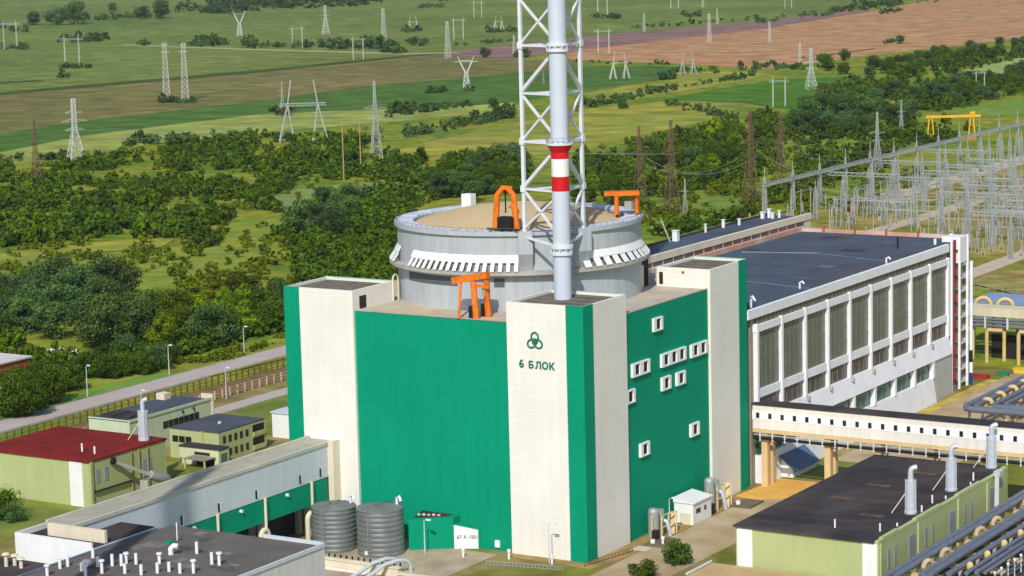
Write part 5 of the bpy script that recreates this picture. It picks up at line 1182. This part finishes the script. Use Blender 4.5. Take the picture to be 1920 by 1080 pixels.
# ------------------------------------------------------------------ vegetation
LEAF = leafmat('leaf_dark', S(38, 56, 16), S(108, 126, 38))
LEAFB = leafmat('leaf_blue', S(40, 60, 30), S(110, 132, 76))
LEAFY = leafmat('leaf_light', S(80, 102, 28), S(148, 158, 48))
BARK = M('bark', S(96, 80, 62), 0.9, var=0.2, scale=1.0)
def leaf_cloud(rs, n, rx, ry, rz, clumps, size, zc):
    """leaf quads spread over uneven clumps that fill an ellipsoidal crown; returns verts, tints"""
    cd_ = rs.normal(size=(clumps, 3)); cd_ /= np.linalg.norm(cd_, axis=1)[:, None]
    cr = rs.uniform(0.25, 0.86, clumps)**0.6
    cc = cd_*cr[:, None]*np.array([rx, ry, rz]); cs = rs.uniform(0.26, 0.46, clumps)*min(rx, ry, rz)*1.15
    which = rs.integers(0, clumps, n); d = rs.normal(size=(n, 3)); d /= np.linalg.norm(d, axis=1)[:, None]
    r = cs[which]*rs.uniform(0.55, 1.08, n)
    c = cc[which]+d*r[:, None]*np.array([1, 1, 0.85]); c[:, 2] += zc
    nrm = d*0.9+rs.normal(size=(n, 3))*0.6+np.array([0, 0, 0.35]); nrm /= np.linalg.norm(nrm, axis=1)[:, None]
    a = np.cross(nrm, rs.normal(size=(n, 3))); a /= np.linalg.norm(a, axis=1)[:, None]; b = np.cross(nrm, a)
    s = size*rs.uniform(0.6, 1.3, n)[:, None]
    v = np.stack([c-a*s*0.5-b*s*0.35, c+a*s*0.5-b*s*0.35, c+a*s*0.4+b*s*0.4, c-a*s*0.4+b*s*0.4], 1)
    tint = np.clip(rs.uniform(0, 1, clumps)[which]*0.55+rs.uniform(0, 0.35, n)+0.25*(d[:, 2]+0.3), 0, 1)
    keep = c[:, 2] > 0.05
    return v[keep], tint[keep]
def leaf_mesh(name, v, tint, mat):
    n = len(v); me = bpy.data.meshes.new(name)
    me.vertices.add(n*4); me.vertices.foreach_set('co', v.reshape(-1).astype(np.float32))
    me.loops.add(n*4); me.loops.foreach_set('vertex_index', np.arange(n*4, dtype=np.int32))
    me.polygons.add(n); me.polygons.foreach_set('loop_start', np.arange(0, n*4, 4, dtype=np.int32)); me.polygons.foreach_set('loop_total', np.full(n, 4, dtype=np.int32))
    at_ = me.attributes.new('tint', 'FLOAT', 'POINT'); at_.data.foreach_set('value', np.repeat(tint, 4).astype(np.float32))
    me.materials.append(mat); me.update(calc_edges=True); return me
def tree_proto(seed, n, rx, ry, rz, clumps, size, zc, trunk_h, mat):
    rs = np.random.default_rng(seed); t = proto('tree', 'x', 'tree')
    v, ti = leaf_cloud(rs, n, rx, ry, rz, clumps, size, zc); put('crown', leaf_mesh('crown', v, ti, mat), t)
    mb = MB().tube([(0, 0, -0.2), (0.1, 0.05, trunk_h*0.5), (0.0, 0.1, trunk_h), (0.1, 0, zc)], [0.32, 0.24, 0.2, 0.1], 7); tr = mb.build('trunk', BARK, t)
    for k in range(5):
        a = k*1.3+seed; MB().tube([(0, 0, trunk_h*0.8), (math.cos(a)*rx*0.35, math.sin(a)*ry*0.35, zc*0.85), (math.cos(a)*rx*0.6, math.sin(a)*ry*0.6, zc+rz*0.2)], [0.14, 0.1, 0.05], 5).build('limb', BARK, tr)
    return t
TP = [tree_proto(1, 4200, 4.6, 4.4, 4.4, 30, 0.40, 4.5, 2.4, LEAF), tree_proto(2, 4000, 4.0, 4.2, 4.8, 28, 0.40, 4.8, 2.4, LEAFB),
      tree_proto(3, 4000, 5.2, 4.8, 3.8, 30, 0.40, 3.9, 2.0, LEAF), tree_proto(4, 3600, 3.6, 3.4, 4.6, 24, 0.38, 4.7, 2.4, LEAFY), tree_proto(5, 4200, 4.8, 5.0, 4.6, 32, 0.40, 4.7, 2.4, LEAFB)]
vr = random.Random(7)
def plant(px_, py_, s, k, label, group):
    q = gz(px_, py_); copy_tree(TP[k], (q[0], q[1], 0), vr.uniform(0, 6.28), (s*vr.uniform(0.9, 1.15), s*vr.uniform(0.9, 1.15), s*vr.uniform(0.85, 1.1)), label, group)
def inpoly(x, y, P):
    c = False; j = len(P)-1
    for i in range(len(P)):
        if (P[i][1] > y) != (P[j][1] > y) and x < (P[j][0]-P[i][0])*(y-P[i][1])/(P[j][1]-P[i][1])+P[i][0]: c = not c
        j = i
    return c
def grove(P, n, s0, s1, kinds, label, group, mind=10):
    xs = [p[0] for p in P]; ys = [p[1] for p in P]; got = []; tries = 0
    while len(got) < n and tries < n*60:
        tries += 1; x = vr.uniform(min(xs), max(xs)); y = vr.uniform(min(ys), max(ys))
        if not inpoly(x, y, P) or any((x-a)**2+((y-b)*1.6)**2 < mind*mind for a, b in got): continue
        got.append((x, y)); plant(x, y, vr.uniform(s0, s1), vr.choice(kinds), label, group)
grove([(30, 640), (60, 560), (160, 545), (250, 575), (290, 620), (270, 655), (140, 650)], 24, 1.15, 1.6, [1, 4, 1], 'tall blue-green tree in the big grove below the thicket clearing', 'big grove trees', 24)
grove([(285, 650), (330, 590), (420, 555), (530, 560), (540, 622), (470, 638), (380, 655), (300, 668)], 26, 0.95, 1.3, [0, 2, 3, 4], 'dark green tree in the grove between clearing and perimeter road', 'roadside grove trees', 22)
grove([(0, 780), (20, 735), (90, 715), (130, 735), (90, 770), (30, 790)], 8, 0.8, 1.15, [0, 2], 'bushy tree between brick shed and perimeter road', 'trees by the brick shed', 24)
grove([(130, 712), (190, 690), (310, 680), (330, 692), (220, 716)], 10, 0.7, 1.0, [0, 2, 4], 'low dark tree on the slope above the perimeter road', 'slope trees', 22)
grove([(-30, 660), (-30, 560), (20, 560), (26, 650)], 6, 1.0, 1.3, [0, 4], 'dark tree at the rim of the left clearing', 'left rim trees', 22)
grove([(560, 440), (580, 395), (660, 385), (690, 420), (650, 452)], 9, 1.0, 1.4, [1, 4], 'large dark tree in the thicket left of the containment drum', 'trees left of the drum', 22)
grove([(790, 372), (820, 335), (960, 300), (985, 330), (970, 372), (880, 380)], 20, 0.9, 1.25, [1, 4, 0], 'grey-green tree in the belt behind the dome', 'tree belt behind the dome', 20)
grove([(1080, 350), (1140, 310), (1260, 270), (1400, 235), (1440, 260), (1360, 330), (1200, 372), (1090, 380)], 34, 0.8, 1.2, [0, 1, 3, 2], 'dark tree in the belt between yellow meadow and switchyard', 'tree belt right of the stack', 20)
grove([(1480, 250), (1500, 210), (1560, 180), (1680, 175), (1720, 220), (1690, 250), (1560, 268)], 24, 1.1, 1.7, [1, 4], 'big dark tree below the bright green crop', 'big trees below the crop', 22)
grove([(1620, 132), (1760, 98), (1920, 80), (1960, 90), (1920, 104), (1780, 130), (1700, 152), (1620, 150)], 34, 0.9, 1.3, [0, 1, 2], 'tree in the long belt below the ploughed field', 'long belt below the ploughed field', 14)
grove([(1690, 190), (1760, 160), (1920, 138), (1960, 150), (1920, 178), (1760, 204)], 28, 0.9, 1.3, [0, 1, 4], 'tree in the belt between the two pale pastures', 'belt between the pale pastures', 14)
grove([(1520, 130), (1560, 105), (1600, 118), (1580, 140)], 5, 0.9, 1.3, [0, 2], 'rounded tree at the corner of the ploughed field', 'ploughed field corner trees', 14)
for x, y, s, k, lb_ in ((64, 47, 2.3, 1, 'first round tree of three in the distant pasture clump'), (108, 47, 3.1, 4, 'largest round tree of the distant pasture clump'), (146, 46, 3.2, 1, 'tall round tree closing the distant pasture clump'),
                       (212, 22, 1.7, 1, 'lone small tree between the two distant clumps'), (270, 35, 2.4, 4, 'broad tree of the second distant clump'), (303, 35, 3.0, 1, 'tallest tree of the second distant clump'),
                       (910, 108, 1.0, 4, 'round dark tree on the edge of plum stubble'), (1688, 82, 1.0, 1, 'lone round tree inside the ploughed field'), (925, 202, 0.8, 1, 'round dark tree on the verge above the yellow meadow'),
                       (1169, 204, 0.8, 4, 'dark tree in the hedge right of the stack'), (1092, 200, 0.9, 0, 'dark tree touching the right lattice leg')):
    plant(x, y, s, k, lb_, None)
# near trees inside the plant
q = (-121.5, -21.5)
copy_tree(TP[0], (q[0], q[1], 0), 0.3, (0.72, 0.72, 0.78), 'dense leafy tree before the maroon-roofed generator building', None)
copy_tree(TP[4], (q[0]+3.6, q[1]-1.2, 0), 2.1, (0.5, 0.5, 0.5), 'small blue-green tree leaning against the dense leafy tree', None)
copy_tree(TP[2], (-121, -33, 0), 1.1, (0.6, 0.6, 0.55), 'dark shrub-like tree on the lawn beside the white end building', None)
NEAR = tree_proto(9, 2600, 3.4, 3.4, 2.6, 26, 0.32, 3.2, 1.6, LEAF)
copy_tree(NEAR, (15.4, 6.0, 0), 0.0, 0.85, 'leafy dark green tree beside the dusty service road', None)
copy_tree(NEAR, (13.2, -3.0, 0), 1.9, (1.0, 0.8, 0.55), 'low spreading bush below the leafy tree at the service road', None)
remove_tree(NEAR)
for t in TP: remove_tree(t)

# --- uncountable scrub and hedges, one mass each
def scrub(name, label, cat, spec, mat, seed):
    """spec: (polygon px, count, size min, size max, leaves per bush) - bushes joined into one mass"""
    rs = np.random.default_rng(seed); V = []; T = []; lr = random.Random(seed)
    base = [leaf_cloud(np.random.default_rng(seed*50+i), 240, 1.25, 1.25, 0.85, 8, 0.30, 0.72) for i in range(8)]
    for P, n, s0, s1, nl in spec:
        xs = [p[0] for p in P]; ys = [p[1] for p in P]; k = 0; tries = 0
        while k < n and tries < n*40:
            tries += 1; x = lr.uniform(min(xs), max(xs)); y = lr.uniform(min(ys), max(ys))
            if not inpoly(x, y, P): continue
            # leave natural gaps: clumped acceptance
            c = math.sin(x*0.031+y*0.05)+math.sin(x*0.013-y*0.083+1.3)+math.sin(x*0.057+y*0.021+2.1)
            if c < -0.6 and lr.random() < 0.85: continue
            g = gz(x, y); s = lr.uniform(s0, s1)*(1.0 if lr.random() < 0.85 else 1.5); v, ti = base[lr.randrange(8)]
            idx = rs.permutation(len(v))[:nl]; a = lr.uniform(0, 6.28); ca, sa = math.cos(a), math.sin(a)
            w = v[idx]*np.array([s, s, s*lr.uniform(0.8, 1.25)])*1.0
            if nl < 140:                    # fewer, larger leaves where bushes are only a few pixels tall
                m_ = w.mean(1, keepdims=True); w = m_+(w-m_)*min(math.sqrt(170/nl), 1.6)
            w2 = np.stack([w[..., 0]*ca-w[..., 1]*sa+g[0], w[..., 0]*sa+w[..., 1]*ca+g[1], w[..., 2]], -1)
            V.append(w2); T.append(np.clip(ti[idx]*0.55+lr.uniform(-0.1, 0.55), 0, 1)); k += 1
    V = np.concatenate(V); T = np.concatenate(T)
    o = bpy.data.objects.new(name, leaf_mesh(name, V, T, mat)); col.objects.link(o); return tag(o, label, cat, kind='stuff')
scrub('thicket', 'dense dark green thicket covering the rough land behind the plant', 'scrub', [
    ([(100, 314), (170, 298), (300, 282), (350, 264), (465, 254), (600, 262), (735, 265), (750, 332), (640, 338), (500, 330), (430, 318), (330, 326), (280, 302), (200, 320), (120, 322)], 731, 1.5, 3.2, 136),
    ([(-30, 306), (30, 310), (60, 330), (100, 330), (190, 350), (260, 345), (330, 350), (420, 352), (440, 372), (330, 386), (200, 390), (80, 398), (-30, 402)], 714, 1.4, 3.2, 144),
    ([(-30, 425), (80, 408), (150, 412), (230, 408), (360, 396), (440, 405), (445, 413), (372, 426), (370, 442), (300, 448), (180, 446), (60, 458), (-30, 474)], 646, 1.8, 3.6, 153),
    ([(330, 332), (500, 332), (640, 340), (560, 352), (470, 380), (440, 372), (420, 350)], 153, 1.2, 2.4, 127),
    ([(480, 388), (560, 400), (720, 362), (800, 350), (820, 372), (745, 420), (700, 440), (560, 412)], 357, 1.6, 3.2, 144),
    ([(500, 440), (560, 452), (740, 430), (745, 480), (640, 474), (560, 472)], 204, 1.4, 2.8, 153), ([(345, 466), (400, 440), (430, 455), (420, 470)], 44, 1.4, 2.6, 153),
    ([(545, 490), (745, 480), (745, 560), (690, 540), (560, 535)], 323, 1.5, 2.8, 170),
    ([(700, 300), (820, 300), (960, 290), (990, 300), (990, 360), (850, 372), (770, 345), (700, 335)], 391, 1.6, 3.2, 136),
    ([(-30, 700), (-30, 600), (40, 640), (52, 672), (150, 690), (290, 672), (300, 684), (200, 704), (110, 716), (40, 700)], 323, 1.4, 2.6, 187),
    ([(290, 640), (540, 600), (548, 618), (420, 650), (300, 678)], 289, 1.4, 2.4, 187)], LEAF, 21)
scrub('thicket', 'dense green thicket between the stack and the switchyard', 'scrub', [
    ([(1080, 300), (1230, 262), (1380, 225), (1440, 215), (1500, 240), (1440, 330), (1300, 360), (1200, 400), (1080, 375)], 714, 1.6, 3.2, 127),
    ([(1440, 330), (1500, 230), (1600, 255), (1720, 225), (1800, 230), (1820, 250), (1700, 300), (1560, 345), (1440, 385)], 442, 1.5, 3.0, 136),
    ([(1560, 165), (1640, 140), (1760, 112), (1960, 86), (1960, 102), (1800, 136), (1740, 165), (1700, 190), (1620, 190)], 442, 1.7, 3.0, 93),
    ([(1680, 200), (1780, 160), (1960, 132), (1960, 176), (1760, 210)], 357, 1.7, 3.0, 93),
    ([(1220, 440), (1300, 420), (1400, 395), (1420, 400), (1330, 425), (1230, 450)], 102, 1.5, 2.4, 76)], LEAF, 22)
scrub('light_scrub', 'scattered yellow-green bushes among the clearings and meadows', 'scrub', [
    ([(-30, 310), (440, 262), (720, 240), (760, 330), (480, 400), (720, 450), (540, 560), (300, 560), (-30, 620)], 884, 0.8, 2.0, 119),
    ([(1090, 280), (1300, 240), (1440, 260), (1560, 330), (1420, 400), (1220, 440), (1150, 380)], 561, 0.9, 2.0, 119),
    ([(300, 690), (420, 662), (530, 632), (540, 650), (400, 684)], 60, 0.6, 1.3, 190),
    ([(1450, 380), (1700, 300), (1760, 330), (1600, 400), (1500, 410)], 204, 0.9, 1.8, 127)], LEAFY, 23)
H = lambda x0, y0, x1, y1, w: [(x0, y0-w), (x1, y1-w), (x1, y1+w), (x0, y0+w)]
scrub('hedge', 'dark hedges and bush-ringed mounds dividing the distant fields', 'hedge', [
    (H(0, 92, 50, 90, 3), 24, 2.0, 3.2, 100), (H(112, 78, 205, 74, 4), 40, 2.4, 4.2, 100), (H(160, 36, 235, 34, 3), 30, 2.4, 3.6, 100), (H(235, 32, 260, 32, 3), 12, 2.6, 4, 100),
    (H(262, 84, 280, 84, 2), 8, 2.4, 3.6, 100), (H(365, 82, 480, 86, 6), 55, 2.8, 4.6, 100), (H(330, 84, 365, 86, 2), 8, 1.5, 2.4, 100), (H(480, 88, 590, 88, 3), 26, 2.2, 3.4, 100),
    (H(600, 88, 740, 86, 6), 70, 2.8, 4.4, 100), (H(720, 96, 765, 98, 4), 20, 2.2, 3.6, 100), (H(765, 82, 800, 82, 4), 16, 2.4, 3.6, 100), (H(755, 59, 795, 59, 2), 22, 1.8, 3, 100),
    (H(915, 60, 970, 58, 2), 24, 1.8, 3, 100), (H(785, 14, 830, 12, 2), 24, 2, 3, 100), (H(840, 88, 970, 76, 2), 18, 1.2, 2.2, 100), (H(300, 191, 368, 191, 2.5), 44, 1.2, 2.0, 120),
    (H(112, 127, 168, 126, 2), 36, 1.5, 2.2, 120), (H(110, 146, 126, 145, 2), 6, 1.6, 2.4, 120), (H(800, 173, 896, 168, 3), 34, 1.4, 2.4, 120), (H(505, 214, 545, 212, 5), 18, 1.6, 2.6, 120), (H(740, 200, 780, 198, 3), 14, 1.6, 2.4, 120),
    (H(720, 218, 880, 196, 5), 70, 1.4, 2.6, 120), (H(760, 252, 960, 216, 8), 110, 1.4, 2.6, 120), (H(0, 300, 130, 296, 5), 20, 1.4, 2.4, 120), (H(240, 272, 330, 262, 4), 24, 1.8, 2.8, 120),
    (H(1080, 205, 1270, 165, 4), 66, 1.4, 2.6, 120), (H(1270, 165, 1420, 142, 3), 30, 1.2, 2.2, 120), (H(1260, 134, 1350, 136, 3), 26, 1.4, 2.4, 120), (H(1240, 150, 1266, 148, 3), 12, 2.0, 3.0, 120), (H(1080, 118, 1260, 122, 2), 22, 1.2, 2.0, 120),
    (H(1380, 128, 1560, 128, 4), 40, 1.4, 2.4, 120), (H(1108, 34, 1160, 34, 2), 26, 1.8, 3, 100), (H(1276, 30, 1312, 30, 3), 18, 2, 3.4, 100), (H(1180, 54, 1420, 36, 2), 30, 1.6, 3.0, 100), (H(1420, 42, 1560, 26, 3), 30, 1.8, 3.2, 100),
    (H(1560, 22, 1700, 10, 4), 40, 2.4, 4.2, 100), (H(1600, 10, 1800, 2, 3), 50, 2.4, 4, 100), (H(1650, 26, 1690, 22, 2), 12, 2, 3, 100), (H(1655, 82, 1680, 80, 2), 10, 1.4, 2.2, 100), (H(960, 106, 990, 106, 4), 16, 2.0, 3.0, 100), (H(1250, 192, 1380, 225, 6), 40, 1.2, 2.2, 140),
    (H(20, 58, 50, 58, 4), 10, 2.6, 3.8, 100), (H(-10, 50, 30, 52, 3), 18, 1.8, 2.6, 100), (H(330, 18, 480, 22, 6), 90, 3.0, 4.6, 100)], LEAFB, 24)
scrub('wood', 'far-off blue-green wood along the top of the plain', 'wood', [
    ([(345, 20), (480, 22), (640, 14), (800, 6), (960, -8), (960, -60), (345, -50)], 620, 6.0, 9.5, 150)], LEAFB, 25)
# rubble heap in the clearing
rb_ = MB(); lr = random.Random(3)
for k in range(40):
    g = gz(lr.uniform(75, 142), lr.uniform(658, 670)); s = lr.uniform(0.5, 1.4); rb_.beam((g[0], g[1], 0), (g[0]+lr.uniform(-1, 1), g[1]+lr.uniform(-1, 1), s), s, s*0.7)
tag(rb_.build('rubble', M('pale_rubble', S(224, 218, 200), 0.9, var=0.1)), 'pale heap of rubble in the clearing above the perimeter road', 'rubble', kind='stuff')
# ------------------------------------------------------------------ haze over the plain
hz = MB().box(-8000, 8000, -8000, 8000, -1.0, 128.0).build('haze', None)
hm = bpy.data.materials.new('haze'); hm.use_nodes = True; hn = hm.node_tree.nodes; hl = hm.node_tree.links
for n_ in list(hn):
    if n_.type == 'BSDF_PRINCIPLED': hn.remove(n_)
pv = hn.new('ShaderNodeVolumePrincipled'); pv.inputs['Color'].default_value = (0.80, 0.88, 1.0, 1); pv.inputs['Density'].default_value = 0.000028; pv.inputs['Anisotropy'].default_value = 0.2
hl.new(pv.outputs[0], hn['Material Output'].inputs['Volume'])
hz.data.materials.append(hm); tag(hz, 'thin pale haze over the plain', 'haze', kind='stuff')
# the twin stack of the neighbouring unit stands outside the frame; its shadow falls on the grey gallery
stack_thing(-1.0, -173.0, 'second pale vent stack standing alone beyond the vented building', 0.0, None)
